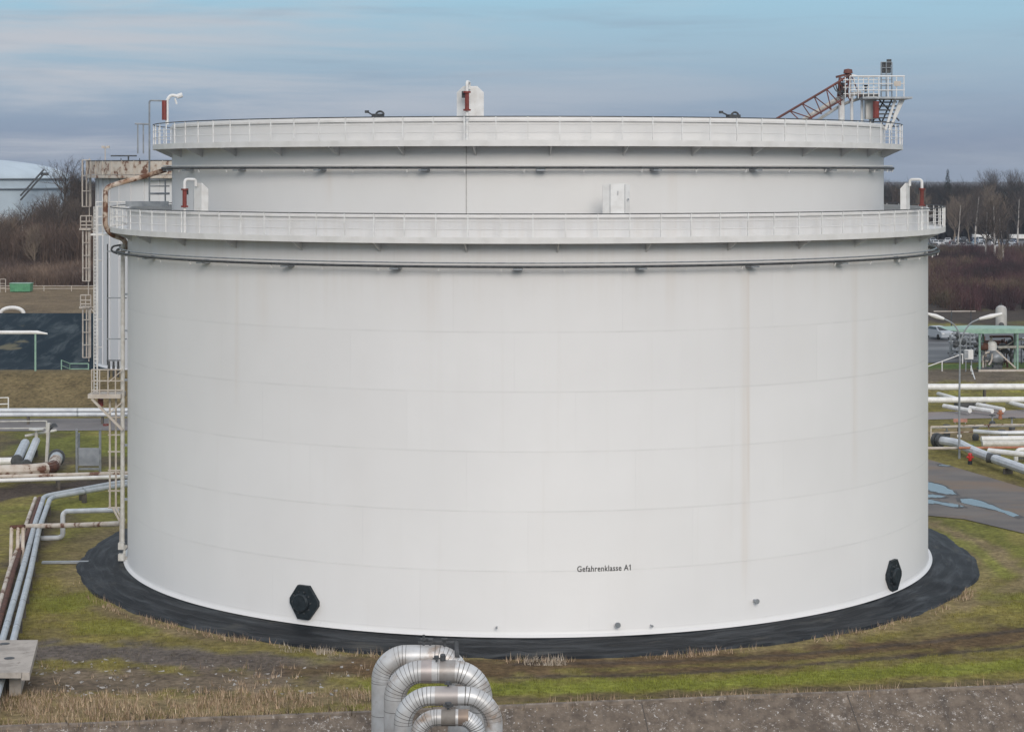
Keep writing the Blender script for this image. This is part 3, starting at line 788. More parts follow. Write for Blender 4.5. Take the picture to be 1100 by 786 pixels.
# landing platform
lp = MB(); lp.box(S(115, 424, 0), (1.72, 1.4, .22)); pf = lp.build('landing_platform', 'cream', tank)
lr = MB()
for dd in (-.65, .65):
    for yy in (397, 409, 419): lr.tube([S(98.5, yy, dd), S(132, yy, dd)], .035, 6)
    for x in (98.5, 107, 116, 124): lr.tube([S(x, 397, dd), S(x, 424, dd)], .035, 6)
for yy in (397, 409): lr.tube([S(98.5, yy, -.65), S(98.5, yy, .65)], .035, 6)
lr.tube([S(117, 410, -.65), S(131, 398, -.65)], .03, 6)
lr.build('platform_railing', 'cream', pf)
lb = MB()
for dd in (-.6, .6):
    lb = MB(); lb.bar(S(98.5, 428, dd), S(132, 462, dd), .12); lb.build('platform_brace', 'cream', pf)
lb = MB(); lb.bar(S(117, 444, -.6), S(131, 432, -.6), .07); lb.build('platform_brace', 'cream', pf)
hv = MB()
for x in (117, 122, 127): hv.tube([S(x, 405, 0), S(x, 388, 0)], .06, 6); hv.lathe([(.001, -.02), (.12, -.02), (.12, .02), (.001, .02)], 10, S(x, 387, 0)); hv.box(S(x, 395, 0), (.12, .12, .2))
hv.build('valve_head', 'darksteel', pf)
ex = MB(); ex.tube([S(108, 428, .3), S(108, 436, .3)], .15, 10); ex.lathe([(.001, .12), (.16, .1), (.18, 0), (.001, 0)], 10, S(114, 457, .3)); ex.build('fire_extinguisher', 'red', pf)
lf = MB()
for x in (118, 124.5): lf.tube([S(x, 428, 0), S(x, 545, 0)], .055, 6)
for yy in (448, 467, 485, 505, 527, 545): lf.tube([S(116, yy, 0), S(132, yy, 0)], .04, 6)
lf.tube([S(121, 545, 0), S(129, 560, 0)], .06, 6); lf.tube([S(124.5, 545, 0), S(132, 560, 0)], .05, 6)
lf.tube([S(130, 548, -.2), S(129.5, 590, -.2)], .07, 6)
lf.build('pipe_support_frame', 'cream', tank)
ul = MB()
for x in (101, 104.5): ul.tube([S(x, 222, .4), S(x, 424, .4)], .028 if x < 103 else .04, 6)
for k in range(52): ul.tube([S(101, 226 + k * 3.8, .4), S(104.5, 226 + k * 3.8, .4)], .018, 4)
for yy in (280, 343, 373): ul.tube([S(104.5, yy, .4), S(109, yy, .6)], .03, 5)
ul.build('access_ladder', 'white', tank)
# upper landing on the left of the lower walkway
la = MB()
la.box(S(117, 251.5, 1.2), (1.6, 1.6, .1)); 
for yy in (217, 222, 233, 242): la.tube([S(103, yy, .4), S(134, yy, .4)], .03, 5)
for x in (103, 110, 118, 126): la.tube([S(x, 217, .4), S(x, 251, .4)], .03, 5)
la.build('upper_landing', 'walk', tank)
cr_ = MB()
for yy in (193, 200, 208): cr_.tube([S(160, yy, 3), S(182, yy, 3)], .04 if yy != 208 else .07, 6)
for x in (160.5, 177.5): cr_.tube([S(x, 193, 3), S(x, 219, 3)], .045, 6)
cr_.box(S(158, 219, 3), (2.3, .15, .28))
cr_.build('crossover_railing', 'galv', tank)
# pipe frame over the upper rim, left
uf = MB(); uf.tube(fillet([S(160.5, 212, .5), S(160.5, 108, .5), S(177, 108.5, .5)], .12, 3), .05, 6)
uf.tube([S(145, 133, .6), S(160, 133.5, .6)], .05, 6)
for x in (148, 154): uf.tube([S(x, 133, .6), S(x, 165, .6)], .04, 6)
uf.build('level_pipe_frame', 'galv', tank)
gn = MB(); gn.tube(fillet([S(179.5, 134, .4), S(179.5, 107, .4), S(184, 102, .4), S(190, 103.5, .4)], .2, 4), .085, 8)
gn.tube([S(190, 104, .4), S(196, 102, .4)], .13, 8); gn.tube([S(188, 106, .4), S(190, 112, .4)], .05, 6)
g_ = gn.build('foam_gooseneck', 'white', tank)
gr_ = MB(); gr_.tube([S(176.5, 108, .3), S(176.5, 129, .3)], .13, 10); gr_.build('foam_inductor', 'red', g_)
# base valves at left foot of shell
for yv in (586, 598):
    bv = MB(); bv.box(S(130.5, yv, -.6), (.3, .3, .35)); bv.tube([S(127.5, yv + 1, -.55), S(136, yv + 1, -.3)], .1, 8); bv.build('drain_valve', 'offwhite', tank)
bv = MB(); bv.tube([S(133.5, 585, -.5), S(133.5, 604, -.5)], .07, 8); bv.build('drain_stem', 'offwhite', tank)
bv = MB(); bv.box(S(140.5, 589, -1.2), (.22, .2, .7)); bv.build('earthing_box', 'offwhite', tank)
#, -.5), S(136, 588, 0)], .1, 8); bv.tube([S(128, 598, -.5), S(137, 598, 0)], .1, 8); bv.box(S(131, 586, -.6), (.3, .3, .35)); bv.box(S(130, 598, -.6), (.3, .3, .35)); bv.tube([S(133.5, 585, -.5), S(133.5, 604, -.5)], .07, 8); bv.box(S(140.5, 589, -1.2), (.22, .2, .7))
bv.build('drain_valve', 'offwhite', tank)
# ------------------------------------------------------------------ second tank, behind on the left
def TP(px, py, d): return P(px, py, d)
d2 = 215.0; R_2 = 15.0
xl = (105.5 - CX) * d2 / F
c2 = Vector((xl + R_2 + .15, d2 - CAMD, 0))
bt = empty('storage_tank', (c2.x, c2.y, ZG), 'second white storage tank with a rusty top walkway, half hidden behind the huge tank', 'storage tank')
mb = MB(); mb.lathe([(R_2 + .2, ZG), (R_2, ZG + .3), (R_2, 20.9), (R_2 - .05, 20.9), (R_2 - .05, ZG)], 160, c2); mb.build('shell', 'secondtank', bt)
mb = MB(); mb.lathe([(R_2 + .01, 19.7), (R_2 + 1.0, 19.7), (R_2 + 1.0, 20.0), (R_2 + .96, 20.0), (R_2 + .96, 19.8), (R_2 + .01, 19.8)], 120, c2); wk = mb.build('walkway', 'rustwhite', bt)
mb = MB(); mb.lathe([(R_2 + .97, 20.06), (R_2 + .99, 20.06), (R_2 + .99, 21.45), (R_2 + .97, 21.45), (R_2 + .97, 20.06)], 120, c2); mb.build('infill_panel', 'rustwhite', wk)
mb = MB(); mb.tube([c2 + v for v in ring_pts(R_2 + .98, 21.5, 120)], .06, 6, closed=True); mb.build('handrail', 'darksteel', wk)
for k in range(56):
    a = 2 * PI * k / 56
    a = (a + PI) % (2 * PI) - PI
    if abs(a) > 1.9: continue
    mb = MB(); mb.box(c2 + cyl(R_2 + 1.02, a, 20.75), (.09, .05, 1.5), a); mb.build('railing_post', 'rustwhite', wk)
mb = MB()
for k in range(22):
    a = -1.7 + .13 * k
    mb.box(c2 + cyl(R_2 + .06, a, 10), (.13, .09, 20), a)
mb.build('stiffener', 'secondtank', bt)
# caged ladders with small landings
d3 = 213.5
def U(px, py, dd=0.0): return P(px, py, d3 + dd)
for (xa, xb, ya, yb) in ((88.5, 97.5, 172, 222), (89, 96.5, 247, 302), (89, 97, 330, 384)):
    mb = MB(); n_ = int((yb - ya) / 3.2)
    for x in (xa, (xa + xb) / 2, xb):
        mb.tube([U(x, ya), U(x, yb)], .085, 6)
    for k in range(n_ // 4 + 1):
        y_ = ya + k * (yb - ya) / (n_ // 4); mb.tube([U(xa, y_, -.4), U(xb, y_, -.4)], .05, 5)
    mb.tube([U(xb - 1.5, ya - 2), U(xb - 1.5, yb + 16)], .06, 6)
    mb.build('caged_ladder', 'cream', bt)
for (xa, xb, ya, yb) in ((86.5, 99, 232, 246), (86.5, 97.5, 317, 330)):
    mb = MB(); mb.box(U((xa + xb) / 2, yb, .3), ((xb - xa) * d3 / F, 1.3, .2))
    for y_ in (ya, (ya + yb) / 2 - 1, (ya + yb) / 2 + 3):
        for dd in (-.4, .8): mb.tube([U(xa, y_, dd), U(xb, y_, dd)], .07, 5)
    for x in (xa, (xa + xb) / 2, xb):
        for dd in (-.4, .8): mb.tube([U(x, ya, dd), U(x, yb, dd)], .06, 5)
    mb.bar(U(xb, yb + 1), U(104, yb + 9), .1); mb.tube([U(xb, yb), U(107, yb + .5)], .08, 5)
    mb.build('ladder_landing', 'cream', bt)
mb = MB(); mb.tube([U(113, 174, 3), U(113, 158, 3)], .06, 6); mb.bar(U(111, 159, 3), U(116, 159, 3), .12)
for x in (111, 116): mb.box(U(x, 158, 3), (.35, .3, .25))
mb.build('floodlight_mast', 'cream', bt)
mb = MB(); mb.tube([U(119, 167.5, 4), U(147, 167.5, 4)], .09, 6); mb.tube([U(138, 167, 4), U(138, 196, 4)], .09, 6)
for x in (130, 150): mb.tube([U(x, 170, 4), U(x, 176, 4)], .05, 5)
mb.build('vent_pipe', 'darksteel', bt)

# far domed tank
d4 = 430.0; R4 = 27.0; k4 = d4 / F
xr = (72 - CX) * k4; c4_ = Vector((xr - R4, d4 - CAMD, 4))
dt = empty('domed_tank', c4_, 'pale blue white tank with a shallow domed roof far behind the bare trees', 'storage tank')
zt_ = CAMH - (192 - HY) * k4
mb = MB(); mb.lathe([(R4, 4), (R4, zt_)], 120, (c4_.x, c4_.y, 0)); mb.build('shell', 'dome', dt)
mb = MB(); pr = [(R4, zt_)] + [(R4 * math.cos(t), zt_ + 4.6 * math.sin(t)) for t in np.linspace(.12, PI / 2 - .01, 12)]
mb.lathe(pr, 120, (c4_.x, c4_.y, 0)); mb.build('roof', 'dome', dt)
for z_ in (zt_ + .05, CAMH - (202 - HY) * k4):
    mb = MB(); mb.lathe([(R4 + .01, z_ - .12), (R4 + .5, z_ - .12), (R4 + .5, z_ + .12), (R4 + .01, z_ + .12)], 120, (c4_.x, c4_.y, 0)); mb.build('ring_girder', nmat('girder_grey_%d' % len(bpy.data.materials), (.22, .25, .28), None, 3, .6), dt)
mb = MB()
for s_ in (0, .9): mb.bar(P(22, 215, d4 - R4 * .75) + Vector((0, 0, s_)), P(47, 187, d4 - R4 * .62) + Vector((0, 0, s_)), .3)
mb.bar(P(44, 187, d4 - R4 * .6), P(52, 187, d4 - R4 * .6), .6); mb.build('outside_stair', 'darksteel', dt)

# ------------------------------------------------------------------ left industrial ground
def ground_pt(px, py, lift=0.0):
    p = G(px, py); return p + Vector((0, 0, lift))
M['sleeper'] = nmat('dark_sleeper', (.09, .08, .07), (.14, .12, .10), 2, .9)
def supports(pts, r, every=6.0):
    out = []
    for a, b in zip(pts[:-1], pts[1:]):
        a = Vector(a); b = Vector(b); n_ = int((b - a).length / every)
        for k in range(n_):
            p = a.lerp(b, (k + .5) / n_); z0 = hz(p.x, p.y) - .15
            d_ = (b - a); ang = math.atan2(d_.y, d_.x)
            if p.z - r - z0 > .06: out.append(MB().box((p.x, p.y, (z0 + p.z - r) / 2), (.16, 2.0 * r, p.z - r - z0), ang))
    return out
def pipe(name, pts, r, mat, label, group=None, fil=1.0, every=6.0, bands=None, seam='galv', sup=True):
    mb = MB(); mb.tube(fillet(pts, fil, 5) if len(pts) > 2 else pts, r, 10)
    o_pts = [Vector(p) for p in pts]
    root = mb.build(name, mat, None, loc=(o_pts[0].x, o_pts[0].y, o_pts[0].z)); tag(root, label, 'pipe', group)
    if sup:
        for q in supports(o_pts, r, every): q.build('pipe_support', 'sleeper', root)
    if bands:
        bm = MB(); acc = 0
        for a, b in zip(o_pts[:-1], o_pts[1:]):
            n_ = int((b - a).length / bands)
            for k in range(n_):
                p = a.lerp(b, (k + .5) / n_); t = (b - a).normalized() * .07
                bm.tube([p - t, p + t], r * 1.05, 10)
        if bm.v: bm.build('clamp_band', seam, root)
    return root
def at(px, py, z):     # point at height z whose picture position is (px, py)
    return G(px, py, z)

gL = 'long pipes in front of the brown bank on the left'
pipe('pipeline', [at(-250, 441.5, .55), at(150, 440.5, .55), at(300, 440, .55)], .2, 'silver', 'shiny silver pipe, the farther of the twin pipes below the brown bank', gL, bands=8)
pipe('pipeline', [at(-250, 446, .45), at(150, 445, .45), at(300, 445, .45)], .17, 'silver', 'shiny silver pipe, the nearer of the twin pipes below the brown bank', gL, bands=8)
gM = 'long white pipes beside the riser frame'
pipe('pipeline', [at(-200, 515, .45), at(0, 512, .45), at(122, 508.5, .45), at(170, 507.5, .45)], .14, 'rustwhite', 'white pipe with rust flakes running to the riser frame, above its clean twin', gM)
pipe('pipeline', [at(-200, 518.5, .4), at(0, 516, .4), at(126, 512, .4), at(170, 511, .4)], .13, 'white', 'clean white pipe running to the riser frame, below its rust flaked twin', gM)
# heavy elbow pipe
r_e = .42
el = [at(-160, 508, .5), at(0, 506, .5), at(40, 504.5, .5), at(57, 502, .5), at(61, 491, .5)]
e_ = pipe('elbow_pipe', el, r_e, 'rustwhite', 'thick pale pipe with a rusty elbow end beside the grey panel', None, 1.6, 8)
mb = MB(); a_, b_ = Vector(el[-1]), Vector(el[-2]); t = (a_ - b_).normalized()
mb.tube([a_ - t * .25, a_ + t * .02], .58, 16); mb.build('flange', 'darksteel', e_)
mb = MB(); q = [Vector(p) for p in fillet(el[2:5], 1.6, 5)]; mb.tube(q[1:-1], r_e * 1.02, 12); mb.build('rusty_elbow', 'rust', e_)
mb = MB(); mb.tube([a_ + t * .05 - t * 1.6, a_ - t * .3], r_e * 1.05, 12); mb.build('end_sleeve', 'bluepipe', e_)
# two stub pipes
for (x0, y0, x1, y1, r0, mt, lb) in ((18, 495, 27, 476, .34, 'bluepipe', 'blue grey pipe stub with a black open end beside the earth patch'), (28, 499, 39, 473, .28, 'silver', 'pale pipe stub reaching from the thick pale pipe to its valve')):
    o = pipe('pipe_stub', [at(x0, y0, .45), at(x1, y1, .45)], r0, mt, lb, None, sup=True)
    mb = MB(); a_, b_ = at(x0, y0, .45), at(x1, y1, .45); t = (b_ - a_).normalized()
    mb.tube([a_ - t * .05, a_ + t * .35], r0 * 1.22, 14); mb.build('end_collar', 'darksteel', o)
    if x0 == 28:
        mb = MB(); mb.lathe([(.001, .1), (.55, .08), (.55, 0), (.001, 0)], 14, b_ + Vector((0, 0, .8))); mb.tube([b_, b_ + Vector((0, 0, .85))], .12, 8); mb.tube([b_ + Vector((-.9, .2, .3)), b_ + Vector((1.2, 1.2, .6))], .1, 8); mb.build('valve', 'offwhite', o)
o = pipe('short_pipe', [at(-80, 497, .4), at(14, 495, .4)], .26, 'white', 'short clean white pipe ending at the blue grey stub', None)
# leaning post with a valve key
o = empty('marker_post', at(50, 499, ZG), 'weathered post with a dark lamp head standing behind the rusty elbow', 'post')
mb = MB(); mb.bar(at(50, 499, ZG), P(52.5, 454, dist_of(499)), .28, .2); mb.build('post', 'offwhite', o)
mb = MB(); mb.bar(P(52, 463, dist_of(499)), P(57, 458, dist_of(499)), .12); mb.lathe([(.001, .0), (.3, .05), (.12, .3), (.001, .3)], 10, P(58, 459, dist_of(499))); mb.build('lamp_head', 'darksteel', o)
# grey panel between posts
dp = dist_of(507.5)
o = empty('panel_stand', P(95, 507.5, dp), 'patched grey metal panel held between two tall posts', 'panel')
mb = MB(); mb.box(P(95.5, 490.5, dp), (22 * dp / F, .08, 19 * dp / F)); p_ = mb.build('panel', nmat('patched_sheet_metal', (.34, .36, .39), (.22, .24, .27), .9, .5, .2, c3=(.20, .11, .08), s3=.6, t3=(.6, .64)), o)
mb = MB(); mb.box(P(96, 503.5, dp - .05), (22 * dp / F, .1, .14)); mb.build('bottom_rail', 'galv', o)
for x in (82.5, 107.5):
    mb = MB(); mb.tube([P(x, 508.5, dp), P(x, 461, dp)], .09, 8); mb.build('post', 'galv', o)
mb = MB(); mb.tube([P(85, 500, dp + 1), P(85, 465, dp + 1)], .06, 8); mb.build('post', 'galv', o)
# inspection rail
def low_rail(name, pts, h, mat, lb, cat, every=2.5, rails=2):
    o = empty(name, pts[0], lb, cat)
    mb = MB(); pm = []
    for a, b in zip(pts[:-1], pts[1:]):
        a = Vector(a); b = Vector(b)
        for k in range(rails): mb.tube([a + Vector((0, 0, h * (k + 1) / rails)), b + Vector((0, 0, h * (k + 1) / rails))], .05, 6)
        n_ = max(1, int((b - a).length / every))
        for k in range(n_ + 1):
            p = a.lerp(b, k / n_); pm.append(p)
    mb.build('rail', mat, o)
    for p in pm[:40]:
        m2 = MB(); m2.tube([p - Vector((0, 0, .1)), p + Vector((0, 0, h))], .06, 6); m2.build('post', mat, o)
    return o
low_rail('guard_rail', [at(-30, 468, ZG), at(50, 467, ZG)], 1.1, 'offwhite', 'low pale guard rail along the edge of the lane on the left', 'railing', 3)
pE = lambda px, d: Vector(((px - CX) * d / F, d - CAMD, hz((px - CX) * d / F, d - CAMD)))
low_rail('field_rail', [pE(-160, 285), pE(136, 285)], .75, 'cream', 'thin white rail fence along the top of the tan field', 'fence', 4)
low_rail('step_rail', [pE(66, 182.5), pE(75, 184), pE(95, 184)], 1.0, 'palegreen', 'pale green handrail at the edge of the dark basin', 'railing', 1.2)
low_rail('box_rail', [at(-6, 441, ZG), at(9, 440.5, ZG)], 1.1, 'white', 'short white frame rail standing in front of the brown bank', 'railing', .6)
low_rail('ladder_frame', [pE(0, 282), pE(6, 282)], 1.9, 'cream', 'small pale ladder frame beside the green skip', 'frame', .8, 3)
# green skip
p0 = pE(23, 283); o = empty('skip', p0, 'green metal skip standing on the tan field by the rail fence', 'skip')
mb = MB(); w_ = 22.5 * 283 / F; h_ = 9.3 * 283 / F
mb.prism([p0 + Vector((-w_ / 2 + .1, -.8, .1)), p0 + Vector((w_ / 2 - .1, -.8, .1)), p0 + Vector((w_ / 2, -.8, h_)), p0 + Vector((-w_ / 2, -.8, h_))], (0, 1.6, 0)); bd = mb.build('body', 'green', o)
mb = MB()
for k in range(9):
    mb.box(p0 + Vector((-w_ / 2 + .15 + k * (w_ - .3) / 8, -.83, h_ / 2)), (.07, .06, h_ - .1))
mb.build('ribs', 'green', bd)
mb = MB(); mb.box(p0 + Vector((0, 0, h_ + .03)), (w_ + .1, 1.75, .07)); mb.build('rim', 'palegreen', o)
# white arch pipe
da = 241.0; za = hz((13 - CX) * da / F, da - CAMD)
pts = [P(13 - 12.5 * math.cos(t), 338 - 7.5 * math.sin(t) ** .8, da) for t in np.linspace(0.02, PI - .02, 15)]
mb = MB(); mb.tube(pts, .24, 10); o = mb.build('arch_pipe', 'white', None, loc=pts[0]); tag(o, 'white arched pipe bridging the rim of the dark basin', 'pipe')
mb = MB()
for q in (pts[0], pts[-1]): mb.box((q.x, q.y, q.z - .15), (.9, .9, .6))
mb.build('footing', 'concrete', o)
# white boom on a green post
dbm = 181.0
o = empty('boom_post', pE(38, dbm), 'pale green post carrying a long white tapered arm at the dark basin', 'post')
mb = MB(); mb.tube([pE(38, dbm) - Vector((0, 0, .2)), P(38, 357, dbm)], .09, 8); mb.build('post', 'palegreen', o)
mb = MB(); mb.tube([P(-40, 357, dbm), P(40, 357, dbm), P(51, 358.5, dbm)], [.17, .17, .07], 8); mb.build('arm', 'white', o)

# four pipes running down the left side to the slab
gD = 'diagonal pipes running under the concrete slab'
pipe('pipe_run', [at(170, 513.5, .35), at(122, 519, .35), at(52, 532, .35), at(47, 534, .35), at(38, 561, .35), at(23, 616, .35), at(4, 682, .35), at(-14, 742, .35), at(-40, 815, -.6)], .15, 'bluepipe', 'blue grey pipe with an elbow, inner one of the clean diagonal pair', gD, .8, 3, bands=4)
pipe('pipe_run', [at(170, 516.5, .35), at(122, 522.5, .35), at(58, 533.5, .35), at(53.5, 536, .35), at(42, 568, .35), at(33, 612, .35), at(14, 688, .35), at(-2, 742, .35), at(-25, 815, -.6)], .15, 'bluepipe', 'blue grey pipe with an elbow, the right hand outer one of the clean diagonal pair', gD, .8, 3, bands=4)
pipe('pipe_run', [at(38, 535, .3), at(23, 577, .3), at(10, 612, .3), at(-6, 668, .3), at(-30, 742, .3)], .11, 'rustwhite', 'rust stained thin pipe, leftmost of the diagonal pipes', gD, .8, 3)
pipe('pipe_run', [at(42.5, 535, .3), at(32, 568, .3), at(22, 590, .3), at(15, 612, .3), at(0, 666, .3), at(-22, 742, .3)], .13, 'rust', 'dark rusty pipe between the thin stained pipe and the clean pair', gD, .8, 3)
# crossing pipes to the tank
dq = 110.5
pipe('cross_pipe', [P(27, 565, dq), P(80, 564, 108), P(130, 562, 104), P(132, 558, 103.2)], .14, 'rustwhite', 'rust spotted white pipe crossing over the diagonal pipes to the tank riser', None, .3, 4, sup=False)
pipe('swan_pipe', [P(35, 588, dq), P(37, 581, dq), P(42, 578, dq), P(63, 577.5, dq), P(67.5, 575, dq), P(67.5, 552, dq), P(71, 549, dq), P(126, 547.5, 106)], .14, 'silver', 'silver pipe bent like a swan neck beside the black apron', None, .55, 4, sup=False)
o = empty('pipe_trestle', at(20, 606, ZG), 'rusty pale frame standing over the stained diagonal pipes', 'pipe frame')
for x in (12.5, 19.5, 25):
    mb = MB(); mb.tube([at(x - 1, 606, ZG), P(x, 566, dist_of(603))], .1, 8); mb.build('post', 'rustwhite', o)
mb = MB(); mb.tube([P(11, 566, dist_of(603)), P(27, 565, dist_of(603))], .1, 8); mb.build('crossbar', 'rust', o)
pb_ = at(75, 603.5, ZG + .08); o = MB().box(pb_, (2.9, .34, .1), .04).build('plank', 'galv', None, loc=pb_); tag(o, 'pale grey plank lying on the grass beside the black apron', 'plank')
o = empty('drain_stub', at(52, 585, ZG), 'short forked pipe stub under the swan neck pipe', 'pipe')
mb = MB(); mb.tube([P(44, 579, dq), P(56, 581, dq), P(59.5, 586, dq)], .1, 8); mb.build('stub', 'galv', o)
mb = MB(); mb.box(P(47, 584, dq), (.3, .2, .3)); mb.box(P(52, 584.5, dq), (.2, .2, .25)); mb.build('valve', 'offwhite', o)

# concrete slab bridge over the pipes, lower left
ds_ = dist_of(720, .9); 
A = at(-40, 722, .95); B = at(23.5, 722, .95); C_ = at(33, 687, .95); Dd = at(-40, 687, .95)
o = empty('slab_bridge', Vector((A.x, A.y, ZG)), 'pale concrete slab bridge over the diagonal pipes in the lower left corner', 'slab')
mb = MB(); mb.prism([A, B, C_, Dd], (0, 0, -.22)); mb.prism([B + Vector((-.02, 0, .003)), C_ + Vector((-.02, 0, .003)), C_ + Vector((.3, 0, .003)), B + Vector((.3, 0, .003))], (0, 0, -.3)); sl = mb.build('slab', 'concrete', o)
if sum(p.normal.z * p.area for p in sl.data.polygons if p.center.z > -.01) < 0: sl.data.flip_normals()
mb = MB(); mb.box(((B.x + C_.x) / 2 - .45, (B.y + C_.y) / 2 + .5, .2), (.45, (C_ - B).length - 1.6, 1.0), math.atan2((C_ - B).y, (C_ - B).x) - PI / 2); mb.build('pier', 'concrete', o)
mb = MB()
for (x, y) in ((10, 706.5), (5, 691)): mb.lathe([(.001, .015), (.2, .01), (.22, 0)], 10, at(x, y, .955))
mb.build('lifting_point', 'darksteel', o)

# ------------------------------------------------------------------ foreground expansion loops
M['stain'] = nmat('sooty_stain', (.10, .085, .075), (.2, .18, .16), 1.5, .6)
def loop(d, xl_, xr_, yt, th, lb, patch_x=None, deep=0.0):
    k = d / F; r = th * k / 2
    zt = CAMH - (yt - HY) * k - r; x0 = (xl_ - CX) * k + r; x1 = (xr_ - CX) * k - r; y = d - CAMD
    zb = -5.0
    rad = min((x1 - x0) * .31, 1.55)
    pts = [Vector((x0, y, zb))]
    for i in range(13):
        t = PI - (PI / 2) * i / 12; pts.append(Vector((x0 + rad + rad * math.cos(t), y, zt - rad + rad * math.sin(t))))
    for i in range(13):
        t = PI / 2 - (PI / 2) * i / 12; pts.append(Vector((x1 - rad + rad * math.cos(t), y, zt - rad + rad * math.sin(t))))
    pts.append(Vector((x1, y, zb)))
    root = empty('expansion_loop', (x0, y, zb), lb, 'pipe loop', 'insulated pipe loops in the foreground')
    mb = MB(); mb.tube(pts, r, 20); rj = random.Random(int(d * 10)); sw = .008
    for i in range(1, 13):
        for off in (0, 13):
            if rj.random() < .12: continue
            a, b = pts[off + i], pts[off + i + 1] if off + i + 1 < len(pts) else pts[-1]
            t = (b - a).normalized() * sw * rj.uniform(.6, 1.5); mb.tube([a - t, a + t], r * 1.008, 20, 1, caps=False)
    for zz in np.arange(zb + .4, zt - rad, 1.1):
        for x in (x0, x1): mb.tube([Vector((x, y, zz)), Vector((x, y, zz + .018))], r * 1.008, 20, 1, caps=False)
    n_ = max(2, int((x1 - x0 - 2 * rad) / .7))
    for i in range(n_ + 1):
        x = x0 + rad + (x1 - x0 - 2 * rad) * i / n_; mb.tube([Vector((x - sw, y, zt)), Vector((x + sw, y, zt))], r * 1.008, 20, 1, caps=False)
    inn = []
    for i in range(1, 27):
        cen = Vector((min(max(pts[i].x, x0 + rad), x1 - rad), y, zt - rad)); v = (cen - pts[i]).normalized(); inn.append(pts[i] + v * r * .62 - Vector((0, r * .79, 0)))
    mb.tube(inn, .012, 4, 1)
    cl = mb.build('cladding', ['clad', 'cladseam'], root)
    # support legs' shoe
    mb = MB()
    for x in (x0, x1): mb.box((x, y, zb + .1), (r * 3, r * 3, .3))
    mb.build('pipe_shoe', 'concrete', root)
    return root, Vector(((x0 + x1) / 2, y, zt)), r
def vent(root, c, r, big=1.0, name='vent_valve'):
    mb = MB(); b = c + Vector((0, 0, r - .03))
    mb.tube([b, b + Vector((0, 0, .35 * big))], .07 * big, 8); mb.lathe([(.001, .02), (.17 * big, .02), (.17 * big, -.02), (.001, -.02)], 12, b + Vector((0, 0, .12)))
    mb.lathe([(.001, .025), (.16 * big, .025), (.16 * big, -.025), (.001, -.025)], 12, b + Vector((0, 0, .36 * big)))
    mb.bar(b + Vector((-.25 * big, 0, .24 * big)), b + Vector((.25 * big, 0, .24 * big)), .09 * big)
    mb.build(name, 'darksteel', root)
def stainband(root, c, r, x0, x1, mat='stain'):
    mb = MB(); mb.tube([c + Vector((x0, 0, 0)), c + Vector((x1, 0, 0))], r * 1.022, 20, caps=False); mb.build('patched_sleeve', mat, root)
r1, c1_, q1 = loop(66.5, 399, 505, 692.5, 24, 'insulated pipe loop at the back, tallest and farthest left of the nested loops')
mb = MB(); cc = c1_ + Vector((.1, 0, q1))
for x in (0, .22, .7): mb.tube([cc + Vector((x, 0, -.05)), cc + Vector((x, 0, .2 + .15 * (x == 0)))], .05, 6); mb.lathe([(.001, .02), (.12, .02), (.12, -.02), (.001, -.02)], 10, cc + Vector((x, 0, .2)))
mb.bar(cc + Vector((-.2, 0, .1)), cc + Vector((1.1, 0, .1)), .06); mb.tube([cc + Vector((1.1, 0, .12)), cc + Vector((1.15, -.25, -.35))], .08, 8)
mb.build('vent_manifold', 'darksteel', r1)
r2, c2_, q2 = loop(63.0, 412.5, 529, 709, 24, 'insulated pipe loop second from the back, with a bare patched sleeve on its crown')
stainband(r2, c2_, q2, .05, .54, nmat('aged_cladding', (.30, .27, .25), (.42, .41, .40), 1.6, .45, .4)); stainband(r2, c2_, q2, -.54, -.2, nmat('pinkish_cladding', (.46, .40, .38), (.38, .34, .33), 1.6, .45, .4)); vent(r2, c2_ + Vector((-.05, -.1, 0)), q2, .5)
mb = MB(); mb.tube([c2_ + Vector((.15, 0, q2 - .05)), c2_ + Vector((.15, -.05, q2 + .2))], .09, 8); mb.build('vent_cap', 'darksteel', r2)
r3, c3_, q3 = loop(60.0, 423, 540, 737, 20, 'insulated pipe loop third from the back, widest and farthest right')
stainband(r3, c3_, q3, -.4, .3, nmat('dull_cladding', (.42, .39, .37), (.36, .33, .32), 1.6, .5, .4)); vent(r3, c3_ + Vector((0, 0, 0)), q3, .45)
r4, c4__, q4 = loop(57.8, 441, 522, 761.5, 17.5, 'small insulated pipe loop nearest the camera, nested inside the others')
stainband(r4, c4__, q4, -.2, .22); stainband(r4, c4__, q4, .3, .6, nmat('rusty_cladding', (.30, .23, .18), (.22, .17, .14), 2, .5, .3)); vent(r4, c4__, q4, .6)

# ------------------------------------------------------------------ right side
dl = dist_of(492)
o = empty('street_lamp', at(1030.5, 492, ZG), 'tall two armed street lamp beside the road on the right', 'street lamp')
mb = MB(); mb.tube([at(1030.5, 492.5, ZG), P(1030.5, 430, dl), P(1031.5, 366, dl)], [.09, .075, .06], 8); mb.build('pole', 'galv', o)
for pts in ([P(1031.5, 368, dl), P(1030, 356, dl), P(1024, 347, dl), P(1014, 342.5, dl)], [P(1031.8, 368, dl), P(1035, 357, dl), P(1042, 347, dl), P(1052, 342.5, dl)]):
    mb = MB(); mb.tube(fillet(pts, .6, 4), .055, 6); am = mb.build('lamp_arm', 'galv', o)
    q = Vector(pts[-1]); sgn = -1 if q.x < P(1030, 0, dl).x else 1
    e = P(1030.5 + sgn * (34 if sgn < 0 else 46), 337, dl)
    mb = MB(); mb.tube([q, q.lerp(e, .5), e], [.10, .17, .09], 8); mb.build('lamp_head', 'white', am)
mb = MB(); mb.box(P(1030.5, 468, dl - .1), (.3, .1, .2)); mb.build('number_plate', 'white', o)
